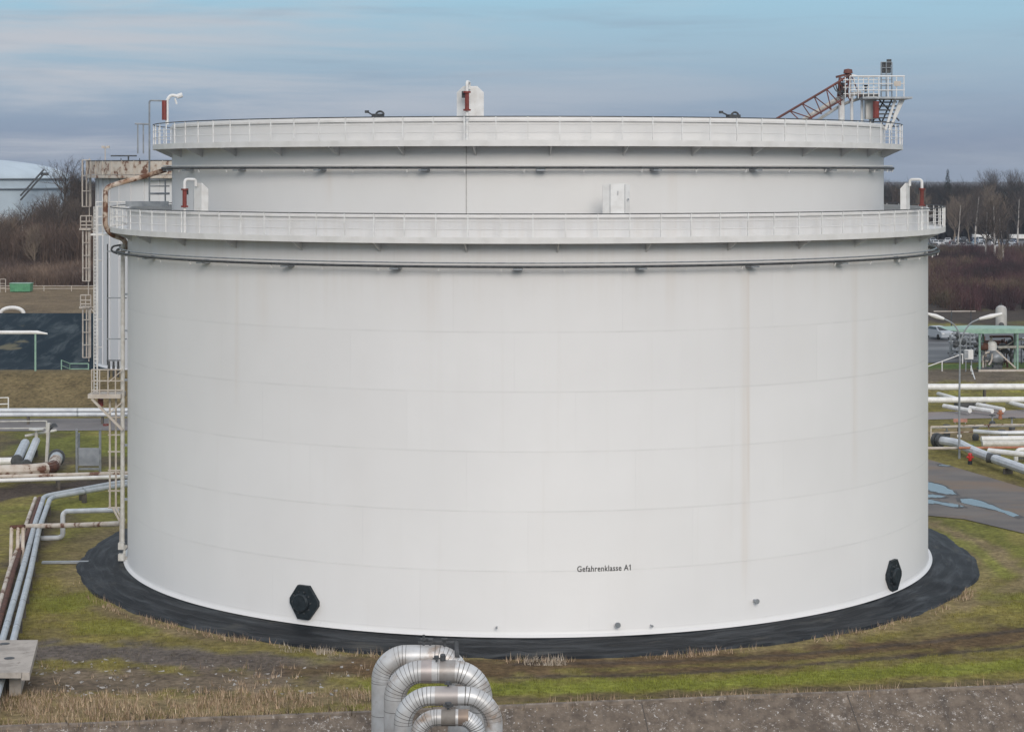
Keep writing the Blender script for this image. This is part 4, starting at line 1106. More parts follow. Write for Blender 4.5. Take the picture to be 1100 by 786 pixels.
# green canopy
dc = 203.0; zc0 = hz((1060 - CX) * dc / F, dc - CAMD)
o = empty('canopy', P(1072, 398, dc), 'long pale green canopy roof on thin posts above the pump', 'canopy')
mb = MB()
def cp(px, py, dd): return P(px, py, dc + dd)
mb.prism([cp(1018, 354.5, -1.5), cp(1050, 353, -1.5), cp(1084, 353.2, -1.5), cp(1150, 355, -1.5), cp(1150, 356.5, -1.5), cp(1090, 358, -1.5), cp(1050, 358.5, -1.5), cp(1036, 357, -1.5)], (0, 4.5, 0)); mb.build('roof', 'palegreen', o)
for (x, dd) in ((1052.3, -1.2), (1093, -1.2), (1056, 2.6), (1090, 2.6), (1140, -1.2)):
    mb = MB(); mb.tube([cp(x, 357, dd), cp(x, 398.5 if dd < 0 else 395, dd)], .11, 8); mb.build('post', 'palegreen', o)
mb = MB(); mb.bar(cp(1051, 398, -1.2), cp(1142, 397.5, -1.2), .22); mb.build('base_beam', 'cream', o)
mb = MB(); mb.bar(cp(1070, 376, -1.15), cp(1091, 395, -1.15), .14); mb.bar(cp(1093, 364, 2.6), cp(1070, 378, 2.6), .1); mb.build('brace', 'cream', o)
mb = MB(); mb.tube([cp(1072, 373, 1.4), cp(1150, 371.5, 1.4)], .14, 8); mb.tube([cp(1092, 364.5, 1.4), cp(1150, 364, 1.4)], .1, 8); mb.build('hung_pipe', 'offwhite', o)
# pump set under it
o = empty('pump_set', cp(1068, 397, .5), 'pump set with a round steel vessel and white dome under the green canopy', 'pump')
mb = MB(); mb.lathe([(.001, -.75), (.4, -.68), (.62, -.42), (.68, 0), (.62, .42), (.4, .68), (.001, .75)], 18, cp(1070, 384, .3), axis=Vector((1, .15, 0))); mb.build('vessel', 'galv', o)
mb = MB(); mb.lathe([(.001, .55), (.3, .48), (.5, .25), (.55, -.1), (.45, -.45), (.001, -.5)], 18, cp(1065.5, 371.5, .5)); mb.build('dome', 'white', o)
mb = MB(); mb.lathe([(.001, .5), (.42, .5), (.42, -.5), (.001, -.5)], 14, cp(1057.5, 372, .6), axis=Vector((1, 0, 0))); mb.build('motor', 'rust', o)
mb = MB(); mb.box(cp(1071, 394, .3), (.9, .9, .5)); mb.box(cp(1062, 395.5, .3), (2.2, 1.2, .2)); mb.build('plinth', 'darksteel', o)
mb = MB()
for pts in ([cp(1056, 396, 0), cp(1056, 380, 0), cp(1063, 378, 0)], [cp(1059, 394, .8), cp(1059, 374, .8), cp(1066, 362, .8)], [cp(1062, 392, -.4), cp(1065, 388, -.4), cp(1066, 380, -.4)], [cp(1054, 388, .4), cp(1062, 388, .4)]):
    mb = MB(); mb.tube(fillet(pts, .3, 3), .1, 8); mb.build('pipework', 'cream', o)
mb = MB()
for (x, y) in ((1056, 379), (1059, 385), (1063, 391), (1054, 369)): mb = MB(); mb.box(cp(x, y, -.2), (.35, .3, .3)); mb.build('valve', 'darksteel', o)
# cabinet
dk = 200.0
o = empty('control_cabinet', P(1042, 397, dk), 'grey white control cabinet on a frame beside the street lamp pole', 'cabinet')
mb = MB(); mb.box(P(1040.5, 380.5, dk), (9 * dk / F, .5, 10 * dk / F)); cbx = mb.build('body', 'white', o)
mb = MB(); mb.box(P(1038.3, 380.5, dk - .26), (.35, .04, .8)); mb.build('door', 'galv', o)
for x in (1037.5, 1043.5):
    mb = MB(); mb.tube([P(x, 385, dk), P(x, 399, dk)], .06, 6); mb.build('leg', 'galv', o)
# pressure vessel
dv = 262.0; pv = P(1075.5, 353, dv)
o = empty('pressure_vessel', pv, 'upright round topped grey steel vessel above the green canopy', 'vessel')
mb = MB(); mb.lathe([(.001, 3.15), (.25, 3.1), (.6, 2.9), (.74, 2.6), (.74, .4), (.6, .2), (.001, .1)], 20, pv); mb.build('shell', nmat('grey_vessel', (.44, .43, .41), (.36, .35, .33), 1.5, .5), o)
mb = MB(); mb.lathe([(.001, .3), (.1, .3), (.1, 0)], 8, pv + Vector((0, 0, 3.1))); mb.build('top_valve', 'darksteel', o)
mb = MB(); mb.lathe([(.001, .05), (.36, .05), (.36, -.1)], 14, pv + Vector((-.15, -.72, .55)), axis=Vector((0, -1, 0))); mb.build('manhole', 'darksteel', o)
mb = MB()
for s_ in (-.5, .5): mb.box(pv + Vector((s_, 0, -.35)), (.12, .5, 1.3))
mb.build('leg', 'darksteel', o)
# pipe goalpost
dg_ = 255.0
o = empty('pipe_gantry', P(1030, 356, dg_), 'thin pale pipe carried on two short posts in front of the brown thicket', 'pipe frame')
mb = MB(); mb.tube([P(1003, 334.5, dg_), P(1048, 334.3, dg_)], .07, 6); mb.build('crossbar', 'cream', o)
for x in (1022, 1043):
    mb = MB(); mb.tube([P(x, 334, dg_), P(x, 358, dg_)], .09, 6); mb.build('post', 'darksteel', o)
# sloping handrail
o = low_rail('sloping_rail', [P(990, 396, 198) - Vector((0, 0, .9)), P(1034, 380, 198) - Vector((0, 0, .9))], .9, 'white', 'sloping white handrail rising to the control cabinet', 'railing', 2, 1)
o = low_rail('stair_rail', [P(1043, 393, 196) - Vector((0, 0, .4)), P(1049, 413, 187) - Vector((0, 0, .4))], .4, 'white', 'short white stair rail leading down to the big white pipes', 'railing', 2, 1)
# pipes on the right
gR = 'big white pipes on the right'
pipe('big_pipe', [P(900, 415.5, 178), P(1010, 415.5, 178), P(1200, 415, 178)], .29, 'white', 'big white raised pipe, the farther one behind the street lamp pole', gR, every=7, bands=9, seam='offwhite')
pipe('big_pipe', [P(900, 429.5, 172), P(1010, 429.5, 172), P(1200, 428.5, 172)], .26, 'white', 'big white raised pipe, the nearer one behind the street lamp pole', gR, every=7, bands=9, seam='offwhite')
gS = 'slanting white pipes under the big pipes'
for i, (x0, y0, x1, y1, lb) in enumerate(((1008, 423, 1036, 431, 'slanting white pipe passing under the nearer big white pipe by the lamp pole'), (1014, 436, 1042, 441, 'low slanting white pipe left of the dark valve pit'), (1042, 438, 1066, 441.5, 'low slanting white pipe nearest the orange hydrant'), (1050, 434.5, 1078, 440, 'low slanting white pipe just behind the orange hydrant'), (1082, 432, 1108, 438, 'slanting white pipe at the right edge under the big white pipes'))):
    pipe('low_pipe', [at(x0, y0, .1), at(x1, y1, .1)], .2, 'white', lb, gS, sup=True)
p_ = at(1038, 437.5, ZG); o = MB().box(p_ + Vector((0, 0, .3)), (1.9, 1.2, .6)).lathe([(.001, .3), (.5, .25), (.5, 0)], 12, p_ + Vector((.4, 0, .6))).build('valve_pit', 'darksteel', None, loc=p_); tag(o, 'dark valve box between the low white pipes', 'valve')
def hydrant(px, py, hpx, mat, lb, base):
    d = dist_of(py); h = hpx * d / F; b = at(px, py, ZG)
    o = empty('hydrant', b, lb, 'hydrant')
    mb = MB(); mb.lathe([(.16, 0), (.16, h * .3), (.11, h * .32)], 12, b); mb.build('base', base, o)
    mb = MB(); mb.lathe([(.11, h * .3), (.13, h * .34), (.13, h * .8), (.17, h * .82), (.15, h * .93), (.001, h)], 12, b); mb.lathe([(.001, .26), (.075, .26), (.075, 0)], 8, b + Vector((0, 0, h * .62)), axis=Vector((1, -.3, 0))); mb.lathe([(.001, .26), (.075, .26), (.075, 0)], 8, b + Vector((0, 0, h * .62)), axis=Vector((-1, -.3, 0))); mb.build('barrel', mat, o)
hydrant(1042, 498.5, 12.5, nmat('bright_red_paint', (.5, .035, .03), None, 3, .45), 'red hydrant with a black foot beside the road on the right', 'black')
hydrant(1074.5, 450, 10, 'orange', 'dull orange hydrant beside the service lane', 'orange')
p_ = P(1042, 482.5, dist_of(486)); o = MB().box(p_, (.42, .4, .48)).lathe([(.001, .1), (.3, .08), (.3, 0)], 10, p_ + Vector((0, 0, .24))).build('valve_box', nmat('dark_green_paint', (.02, .07, .04), None, 3, .5), None, loc=p_); tag(o, 'dark green valve box above the red hydrant', 'valve')
db_ = dist_of(455)
o = empty('barrier_plank', at(1031.5, 455, ZG), 'faded orange barrier plank standing by the service lane', 'barrier')
mb = MB(); mb.box(P(1031.5, 451.5, db_), (15 * db_ / F, .06, 3.6 * db_ / F)); mb.build('plank', 'pink', o)
for x in (1026, 1037):
    mb = MB(); mb.box(P(x, 454, db_ + .06), (.08, .06, .45)); mb.build('leg', 'galv', o)
# diagonal large pipe
r_d = .33
o = pipe('main_pipe', [at(1006, 472.5, .35), at(1030, 476, .35), at(1046, 484.5, .35), at(1066, 492, .35), at(1100, 504, .35), at(1160, 525, .35)], r_d, 'silver', 'thick grey white pipe running diagonally past the red hydrant', None, 2.0, 5)
mb = MB(); a_ = at(1006, 472.5, .35); t = (at(1030, 476, .35) - a_).normalized()
mb.tube([a_ - t * .1, a_ + t * .12], .55, 14); mb.tube([a_ + t * .3, a_ + t * .5], .5, 14); mb.build('flange', 'darksteel', o)
mb = MB(); a_ = at(1066, 492, .35); mb.tube([a_ - Vector((.35, .0, -.05)), a_ + Vector((.4, -.45, -.02))], r_d * 1.08, 12); mb.build('dark_sleeve', 'darksteel', o)
pipe('side_pipe', [at(1054, 471.5, .3), at(1140, 470.5, .3)], .22, 'white', 'short clean white pipe with a blunt end, upper one right of the lamp pole', 'blunt white pipes')
pipe('side_pipe', [at(1055, 476.5, .3), at(1140, 476, .3)], .24, 'offwhite', 'short weathered white pipe with a blunt end, lower one right of the lamp pole', 'blunt white pipes')
pipe('orange_pipe', [at(1030, 481, .55), at(1140, 480, .55)], .09, 'orange', 'thin orange brown pipe crossing over the thick grey white pipe', None, sup=False)
pipe('kerb_pipe', [at(985, 481.5, .1), at(1030, 481.2, .1)], .11, 'cream', 'thin cream pipe along the grass left of the lamp pole', None, sup=False)
o = empty('bent_pipe', at(1094, 496, ZG), 'white arched pipe loop at the right edge above the thick pipe', 'pipe')
mb = MB(); dd_ = dist_of(496); mb.tube(fillet([P(1091.5, 495, dd_), P(1091.5, 483, dd_), P(1110, 482.5, dd_), P(1110, 493, dd_)], .4, 5), .16, 8); mb.build('loop', 'white', o)
mb = MB(); mb.box(P(1101, 489, dd_ + .3), (.9, .3, .5)); mb.build('dark_valve', 'darksteel', o)
low_rail('bund_rail', [at(1000, 472, ZG), at(1062, 470, ZG), at(1120, 469, ZG)], 1.0, 'rustwhite', 'thin rusty rail fence behind the thick grey white pipe', 'fence', 2.5)
o = empty('hand_valve', at(1077, 470, ZG), 'dark hand valve standing among the rails on the right', 'valve')
mb = MB(); mb.tube([at(1076, 471, ZG), P(1076, 463, dist_of(471))], .08, 8); mb.lathe([(.001, .03), (.3, .03), (.3, -.03), (.001, -.03)], 12, P(1076, 462, dist_of(471))); mb.build('spindle', 'darksteel', o)
mb = MB(); mb.box(P(1079, 466, dist_of(471)), (.5, .4, .35)); mb.build('bonnet', 'darksteel', o)
for i, (pts, r0, mt, lb) in enumerate((([(1000, 459), (1060, 457.5), (1160, 456)], .11, 'offwhite', 'thin pale pipe along the near edge of the service lane'), ([(1062, 484), (1085, 486.5), (1150, 493)], .2, 'white', 'white pipe slanting beside the thick grey white pipe, above it'), ([(1046, 463), (1072, 465), (1150, 464)], .16, 'silver', 'thin grey pipe among the rusty rails on the right'))):
    pipe('rack_pipe', [at(x, y, .5) for x, y in pts], r0, mt, lb, None, 1.0, 4)
for (x, y, lb) in ((1017, 470, 'dark valve wheel on a stem beside the black flange of the thick pipe'), (1048, 473, 'dark valve wheel left of the blunt white pipes'), (1066, 459, 'dark valve wheel on the thin pale pipe by the service lane'), (1087, 462, 'dark valve wheel at the right edge among the rusty rails')):
    o = empty('hand_valve', at(x, y, ZG), lb, 'valve'); q = at(x, y, ZG)
    mb = MB(); mb.tube([q, q + Vector((0, 0, 1.0))], .07, 8); mb.build('stem', 'galv', o)
    mb = MB(); mb.tube([q + Vector((.26 * math.cos(t), .26 * math.sin(t), 1.0)) for t in np.linspace(0, 2 * PI, 13)[:-1]], .035, 6, closed=True); mb.bar(q + Vector((-.26, 0, 1.0)), q + Vector((.26, 0, 1.0)), .04); mb.build('wheel', 'darksteel', o)
    mb = MB(); mb.lathe([(.001, 0), (.24, .05), (.28, .3), (.2, .5), (.001, .55)], 12, q); mb.build('bonnet', 'darksteel', o)
# rack of grey machinery by the yard
o = empty('pipe_manifold', P(1030, 372, 215), 'tangle of grey manifold pipes and posts in the wet yard', 'manifold')
r_ = random.Random(8)
for k in range(9):
    x = 1022 + k * 4; dd_ = 214 + r_.random() * 5; mb = MB(); mb.tube([P(x, 356 + r_.random() * 6, dd_), P(x, 378 + r_.random() * 10, dd_)], .09, 6); mb.build('post', 'galv', o)
for k in range(6):
    y_ = 358 + k * 4.5; mb = MB(); mb.tube([P(1018 + r_.random() * 8, y_, 216), P(1042 + r_.random() * 12, y_ + r_.random(), 216)], .1 + .05 * r_.random(), 6); mb.build('pipework', 'galv', o)
for k in range(7):
    mb = MB(); mb.lathe([(.001, -.3), (.3, -.25), (.3, .2), (.15, .35), (.001, .35)], 10, P(1022 + r_.random() * 30, 360 + r_.random() * 20, 214), axis=Vector((r_.uniform(-1, 1), -.4, r_.random()))); mb.build('valve', 'darksteel', o)

# ------------------------------------------------------------------ cars
def make_car(name, paint):
    mb = MB()
    prof = [(-2.1, .3), (-2.1, .75), (-1.95, .92), (-1.3, 1.0), (-.65, 1.42), (.85, 1.45), (1.55, 1.0), (2.05, .9), (2.12, .5), (2.05, .3)]
    for (w0, poly) in ((.85, prof),):
        n_ = len(poly); vs = []
        for s_ in (-1, 1):
            for (x, z) in poly: vs.append((x, s_ * (w0 if z < 1.05 else w0 * .82), z))
        mb.add(vs, [tuple(range(n_)), tuple(range(n_, 2 * n_))[::-1]] + [(i, n_ + i, n_ + (i + 1) % n_, (i + 1) % n_) for i in range(n_)])
    for s_ in (-1, 1):
        mb.prism([(-1.0, s_ * .80, 1.03), (1.3, s_ * .80, 1.03), (.8, s_ * .72, 1.36), (-.6, s_ * .72, 1.36)], (0, s_ * .03, 0), 1)
        for x in (-1.3, 1.3): mb.lathe([(.001, .12), (.22, .12), (.32, .08), (.32, -.08)], 12, (x, s_ * .78, .32), 2, axis=Vector((0, s_, 0)))
        mb.box((-2.1, s_ * .6, .72), (.06, .3, .14), mi=3); mb.box((2.1, s_ * .6, .72), (.06, .3, .14), mi=1)
    mb.prism([(-1.26, -.66, 1.045), (-1.26, .66, 1.045), (-.70, .62, 1.40), (-.70, -.62, 1.40)], (-.03, 0, .02), 1)
    mb.prism([(1.52, -.66, 1.045), (1.52, .66, 1.045), (.92, .62, 1.42), (.92, -.62, 1.42)], (.03, 0, .02), 1)
    return mb.build(name, [paint, 'glass', 'tyre', 'white'])
sheet('car_park', [(900, 268.5), (1250, 268.5), (1250, 257.5), (900, 257.5)], nmat('car_park_asphalt', (.14, .14, .145), (.2, .2, .2), .1, .7), .04)
paints = [('white', (.62, .63, .64)), ('silver', (.36, .39, .42)), ('dark blue', (.03, .05, .10)), ('black', (.02, .02, .023)), ('pale blue', (.2, .32, .42)), ('dark red', (.18, .03, .03))]
protos = [(n_, make_car('parked_car', nmat('car_paint_' + n_.replace(' ', '_'), c_, c_, 3, .25, spec=.6))) for n_, c_ in paints]
r_ = random.Random(17); used = set()
for row, (py, n_) in enumerate(((267.3, 30), (264.2, 28), (261.4, 26))):
    d = dist_of(py)
    for k in range(n_):
        px = 985 + k * (9.6 - row * .5) + r_.uniform(-1.5, 1.5)
        if r_.random() < .22: continue
        w = r_.choices(range(6), (7, 6, 3, 3, 3, 1))[0]; nm, pr = protos[w]
        if w in used: o = pr.copy(); COL.objects.link(o)
        else: o = pr; used.add(w)
        q = Vector(((px - CX) * d / F, d - CAMD, ZG + .05)); o.location = q
        o.rotation_euler.z = PI / 2 * r_.choice((1, 1, -1)) + r_.uniform(-.3, .1); o.scale = (1, 1, r_.uniform(.95, 1.25))
        tag(o, '%s parked car in the crowded car park far off behind the brown thicket' % nm, 'car', '%s cars in the far car park' % nm)
for i, (nm, pr) in enumerate(protos):
    if i not in used: bpy.data.objects.remove(pr)
# trailers behind the cars
for (x0, x1, y, lb) in ((1045, 1069, 256, 'long white trailer standing behind the parked cars, left one'), (1085, 1112, 257, 'long white trailer behind the parked cars at the right edge')):
    d = dist_of(259.5); k_ = d / F; o = empty('trailer', P((x0 + x1) / 2, 259.5, d), lb, 'trailer')
    mb = MB(); mb.box(P((x0 + x1) / 2, 254, d), ((x1 - x0) * k_, 2.4, 1.2)); mb.build('body', 'white', o)
    mb = MB(); mb.box(P((x0 + x1) / 2, 257.5, d), ((x1 - x0) * k_ * .9, 2.0, .3))
    for t in (.15, .25, .8, .9):
        mb.lathe([(.001, .1), (.45, .1), (.45, -.1)], 10, P(x0 + (x1 - x0) * t, 258, d) + Vector((0, -1.1, 0)), axis=Vector((0, -1, 0)))
    mb.build('wheels', 'tyre', o)
# car in the yard
yc = protos[1][1].copy(); COL.objects.link(yc); q = P(1008, 361, 243); yc.location = (q.x, q.y, ZG + .05); yc.rotation_euler.z = PI / 2 + .35
for k_ in ('label', 'category', 'group'):
    if k_ in yc: del yc[k_]
tag(yc, 'silver car parked in the wet yard beside the edge of the huge tank', 'car')
# more plant in the yard
def clutter(px0, px1, py0, py1, d, seed, lb, mats=('galv', 'darksteel')):
    rr = random.Random(seed); o = empty('pipe_manifold', P((px0 + px1) / 2, py1, d), lb, 'manifold')
    for k in range(7):
        mb = MB(); x = rr.uniform(px0, px1); mb.tube([P(x, rr.uniform(py0, py0 + 6), d + rr.uniform(-2, 2)), P(x, py1, d + rr.uniform(-1, 1))], rr.uniform(.05, .12), 6); mb.build('post', rr.choice(mats), o)
    for k in range(9):
        y_ = rr.uniform(py0, py1 - 2); x = rr.uniform(px0, (px0 + px1) / 2); dd = d + rr.uniform(-2, 2); x2 = rr.uniform(x + 6, px1 + 4)
        pts = [P(x, y_, dd), P(x2, y_ + rr.uniform(-.5, .5), dd)]
        if rr.random() < .6: pts.append(P(x2, y_ + rr.uniform(4, 9), dd))
        mb = MB(); mb.tube(fillet(pts, .4, 3) if len(pts) > 2 else pts, rr.uniform(.07, .17), 8); mb.build('pipework', rr.choice(mats), o)
    for k in range(7):
        mb = MB(); c = P(rr.uniform(px0, px1), rr.uniform(py0 + 3, py1 - 3), d - 2); s = rr.uniform(.25, .45)
        mb.lathe([(.001, -s), (s, -s * .8), (s, s * .6), (s * .5, s), (.001, s)], 10, c, axis=Vector((rr.uniform(-1, 1), -.3, rr.uniform(0, 1)))); mb.build('valve', 'darksteel', o)
clutter(1016, 1050, 356, 388, 222, 5, 'dense tangle of valves and pipes behind the control cabinet')
clutter(1054, 1088, 361, 392, 208, 6, 'dark pipe tangle behind the pump vessel under the green canopy', ('darksteel', 'rust'))
clutter(1094, 1128, 360, 392, 212, 7, 'dark pipe tangle at the right edge beyond the canopy post', ('darksteel', 'galv'))

# ------------------------------------------------------------------ trees
def grow(mb, rng, p, d, Ln, r, lev, maxl, up, nch, crook, n_sides=(6, 4, 3, 3)):
    segs = (7, 4, 3, 2)[lev]; pts = [p.copy()]; rs = [r]; d = d.normalized()
    for i in range(segs):
        d = (d + Vector((rng.uniform(-1, 1), rng.uniform(-1, 1), rng.uniform(-.6, .8))) * crook + Vector((0, 0, up * .12))).normalized()
        p = p + d * Ln / segs; pts.append(p.copy()); rs.append(r * (1 - .72 * (i + 1) / segs))
    mb[min(lev, 1)].tube(pts, rs, n_sides[lev], caps=False)
    if lev >= maxl: return
    n_ = nch[lev]
    for k in range(n_):
        t = (.28 if lev == 0 else .15) + (.98 - (.28 if lev == 0 else .15)) * (k + rng.random()) / n_
        i = min(segs - 1, int(t * segs)); f = t * segs - i
        q = pts[i].lerp(pts[i + 1], f); dd = (pts[i + 1] - pts[i]).normalized()
        side = dd.orthogonal().normalized(); side = Matrix.Rotation(rng.uniform(0, 2 * PI), 3, dd) @ side
        ang = rng.uniform(.45, .95)
        nd = dd * math.cos(ang) + side * math.sin(ang)
        grow(mb, rng, q, nd, Ln * (.52 if lev == 0 else .5) * (1.15 - .6 * t) * rng.uniform(.8, 1.15), max(.014, rs[i] * .55), lev + 1, maxl, up, nch, crook * 1.25, n_sides)
def bare_tree(seed, H, r, name, bark, twig, nch=(22, 9, 5), up=1.0, crook=.13, thick=1.0):
    rng = random.Random(seed); tr, cr = MB(), MB()
    grow([tr, cr], rng, Vector((0, 0, -.2)), Vector((0, 0, 1)), H, r, 0, 3, up, nch, crook * .35 if False else crook * .55)
    o = bpy.data.objects.new(name, None); COL.objects.link(o); ORIG[o.name] = Vector((0, 0, 0))
    tr.build('trunk', bark, o); cr.build('crown', twig, o)
    return o
T_bush = bare_tree(1, 13, .26, 'bare_tree', 'bark', 'twig', (24, 10, 6), .9, .2)
T_slim = bare_tree(2, 14, .17, 'bare_tree', 'bark', 'twig', (26, 8, 5), 1.5, .12)
T_birch = bare_tree(3, 14, .29, 'birch_tree', 'birch', 'twig', (24, 8, 5), 1.2, .14)
T_pale = bare_tree(4, 12, .2, 'bare_tree', 'paletwig', 'paletwig', (26, 10, 6), 1.6, .2)
T_old = bare_tree(5, 13, .34, 'bare_tree', 'bark', 'twig', (20, 11, 7), .4, .3)
def make_conifer(seed, H):
    rng = np.random.default_rng(seed)
    n_ = 2600; t = rng.random(n_) ** .8; a = rng.random(n_) * 2 * PI
    lay = np.clip(t + .02 * np.sin(a * 2 + t * 60), 0, .995)
    R = (1 - lay) * H * .2 * (.35 + .65 * rng.random(n_)) * (.8 + .2 * np.sin(a * 3 + lay * 17)) * (.85 + .2 * np.sin(lay * 80)) + .06
    z = H * (.06 + .94 * lay) - R * .25
    p = np.stack([R * np.cos(a), R * np.sin(a), z], -1)
    out = np.stack([np.cos(a), np.sin(a), -.35 + .3 * rng.random(n_)], -1); tn = np.stack([-np.sin(a), np.cos(a), rng.normal(0, .3, n_)], -1)
    s = (.3 + .5 * rng.random(n_))[:, None] * (.25 + 1.1 * (1 - lay))[:, None]
    v = np.stack([p - tn * s * .3, p + tn * s * .3, p + out * s], 1).reshape(-1, 3)
    o = bpy.data.objects.new('conifer_tree', None); COL.objects.link(o); ORIG[o.name] = Vector((0, 0, 0))
    cw = raw_mesh('crown', v, 3, M['conifer']); cw.parent = o
    MB().tube([(0, 0, -.2), (0, 0, H * .96)], [.22, .03], 6).build('trunk', 'bark', o)
    return o
T_con = make_conifer(7, 14)
firsts = {}; HTS = {q.name: max(v.co.z for ch in q.children for v in ch.data.vertices) for q in (T_bush, T_slim, T_birch, T_pale, T_old, T_con)}
def plant(proto, px, d, H, Hp, label, group, rz=None, cat='tree', zoff=0.0):
    if proto.name in firsts: o = copy_tree(proto)
    else: o = proto; firsts[proto.name] = 1
    x = (px - CX) * d / F; o.location = (x, d - CAMD, hz(x, d - CAMD) + zoff)
    Hp = HTS[proto.name]
    s = H / Hp; o.scale = (s * r_.uniform(.9, 1.15), s * r_.uniform(.9, 1.15), s); o.rotation_euler.z = r_.uniform(0, 6.28) if rz is None else rz
    tag(o, label, cat, group); return o
r_ = random.Random(23)
# right: individual ones
plant(T_birch, 1069, 455, 16.2, 14, 'white barked bare tree in front of the parked cars, between two thinner birches', None)
plant(T_birch, 1058.5, 458, 14.5, 14, 'white barked birch in front of the cars, left of the broad pale tree', None)
plant(T_birch, 1077.5, 440, 14.0, 14, 'white barked birch standing lowest in the thicket before the cars', None)
plant(T_birch, 1029, 520, 15, 14, 'white barked birch at the left end of the parked cars', None)
plant(T_birch, 1047.5, 540, 17.5, 14, 'slender tall white birch behind the middle of the parked cars', None)
plant(T_pale, 1075, 470, 16.0, 12, 'broad pale brown fan shaped bare tree before the parked cars', None)
plant(T_pale, 1042, 545, 15.0, 12, 'narrow pale brown bare tree behind the parked cars', None)
plant(T_pale, 1076, 425, 5.0, 12, 'small orange brown bush tree at the foot of the birches', None)
plant(T_con, 1018, 640, 21.5, 14, 'dark conifer whose tip stands above the far wood', None)
for x, d, H in ((956, 500, 15), (950, 520, 16), (963, 560, 14), (944, 540, 18)):
    plant(T_con, x, d, H, 14, 'dark conifer beside the right edge of the upper tank ring', 'dark conifers right of the upper ring')
for x, H in ((1060, 22.0), (1064, 22.6), (1068, 21.4), (1086, 21.8), (1090, 22.4), (1095, 21.6)):
    plant(T_slim, x, 760, H, 14, 'tall slim bare tree rising above the far wood against the sky', 'tall bare trees against the sky')
plant(T_old, 972, 470, 19.3, 13, 'bare tree above the white foam pipe at the right end of the lower ring', None)
for k in range(20):
    plant(r_.choice((T_slim, T_bush, T_birch, T_pale)), r_.uniform(960, 1130), r_.uniform(560, 660), r_.uniform(12, 17.5), 13.3, 'bare tree in the belt of trees behind the parked cars', 'bare trees behind the parked cars')
# left
plant(T_old, 28, 352, 13.0, 13, 'spreading bare tree with forked limbs in front of the domed tank', None)
plant(T_old, 66, 372, 20.6, 13, 'round crowned bare tree standing highest against the sky on the left', None)
plant(T_old, 80, 376, 20.3, 13, 'round crowned bare tree against the sky beside the rusty tank walkway', None)
plant(T_birch, 27, 335, 12.0, 14, 'white trunked bare tree in the thicket on the left', None)
for x, H in ((77, 16.5), (85, 16.0), (90, 15.0)):
    plant(T_con, x, 395, H, 14, 'dark conifer behind the bare trees on the left', 'dark conifers on the left')
for k in range(46):
    x_ = r_.uniform(-60, 132); plant(r_.choice((T_slim, T_slim, T_bush, T_pale)), x_, r_.uniform(322, 365), r_.uniform(8, 12.5) + (2.2 if x_ > 40 else -1.0), 13.3, 'thin bare tree in the dense thicket on the left', 'thin bare trees in the left thicket')

# thicket and far wood: masses of stems
def stems(rng, base, H, n_per, spread, width, side=3):
    """base (k,3), H (k,) -> triangles"""
    k = len(base); n_ = k * n_per
    b = np.repeat(base, n_per, 0); h = np.repeat(H, n_per) * (.55 + .5 * rng.random(n_))
    a = rng.random(n_) * 2 * PI; tilt = np.abs(rng.normal(0, spread, n_))
    d = np.stack([np.cos(a) * np.sin(tilt), np.sin(a) * np.sin(tilt), np.cos(tilt)], -1)
    b = b + np.stack([rng.normal(0, .35, n_), rng.normal(0, .35, n_), np.full(n_, -.1)], -1)
    a2 = rng.random(n_) * 2 * PI; w = np.stack([np.cos(a2), np.sin(a2), np.zeros(n_)], -1) * (width * (.6 + .8 * rng.random(n_)))[:, None]
    tip = b + d * h[:, None]
    tris = [np.stack([b - w, b + w, tip], 1)]; idx = [np.repeat(np.arange(k), n_per)]
    for q in range(side):
        t = .25 + .6 * rng.random(n_); p = b + d * (h * t)[:, None]
        a = rng.random(n_) * 2 * PI; sd = np.stack([np.cos(a) * .75, np.sin(a) * .75, .6 + .4 * rng.random(n_)], -1)
        ln = h * (.15 + .25 * rng.random(n_)) * (1.1 - t * .5)
        a2 = rng.random(n_) * 2 * PI; w2 = np.stack([np.cos(a2), np.sin(a2), np.zeros(n_)], -1) * (width * .6 * (.6 + .8 * rng.random(n_)))[:, None]
        tris.append(np.stack([p - w2, p + w2, p + sd * ln[:, None]], 1)); idx.append(np.repeat(np.arange(k), n_per))
    return np.concatenate(tris).reshape(-1, 3), np.repeat(np.concatenate(idx), 3)
def thicket(name, seed, n_, pxr, dr, Hr, pal, n_per, spread, width, side=3, dens=None):
    rng = np.random.default_rng(seed)
    d = np.sqrt(dr[0] ** 2 + (dr[1] ** 2 - dr[0] ** 2) * rng.random(n_)); px = pxr[0] + (pxr[1] - pxr[0]) * rng.random(n_)
    x = (px - CX) * d / F; y = d - CAMD
    if dens is not None:
        k = rng.random(n_) < dens(x, y, px, d); x, y, d, px = x[k], y[k], d[k], px[k]
    base = np.stack([x, y, height(x, y)], -1)
    H = Hr[0] + (Hr[1] - Hr[0]) * (.4 * rng.random(len(x)) + .6 * fbm(x * .09, y * .09, seed, 3))
    v, idx = stems(rng, base, H, n_per, spread, width, side)
    m1 = fbm(x * .11, y * .035, seed + 1, 4); m2 = rng.random(len(x))
    pal = np.array(pal); wsel = np.clip((m1 - .25) / .5, 0, .999) * .8 + m2 * .2 * .99
    f = wsel * (len(pal) - 1); i = np.clip(f.astype(int), 0, len(pal) - 2); f = (f - i)[:, None]
    c = pal[i] * (1 - f) + pal[i + 1] * f; c = c * (.75 + .5 * rng.random((len(x), 1)))
    c = c[idx]; 
    o = raw_mesh(name, v, 3, M['blades'], c); tag(o, kind='stuff'); return o
PUR = [(.035, .028, .028), (.06, .036, .04), (.10, .052, .055), (.085, .07, .05), (.20, .13, .095)]
BRNP = [(.05, .037, .036), (.10, .072, .062), (.16, .115, .09), (.24, .175, .13)]
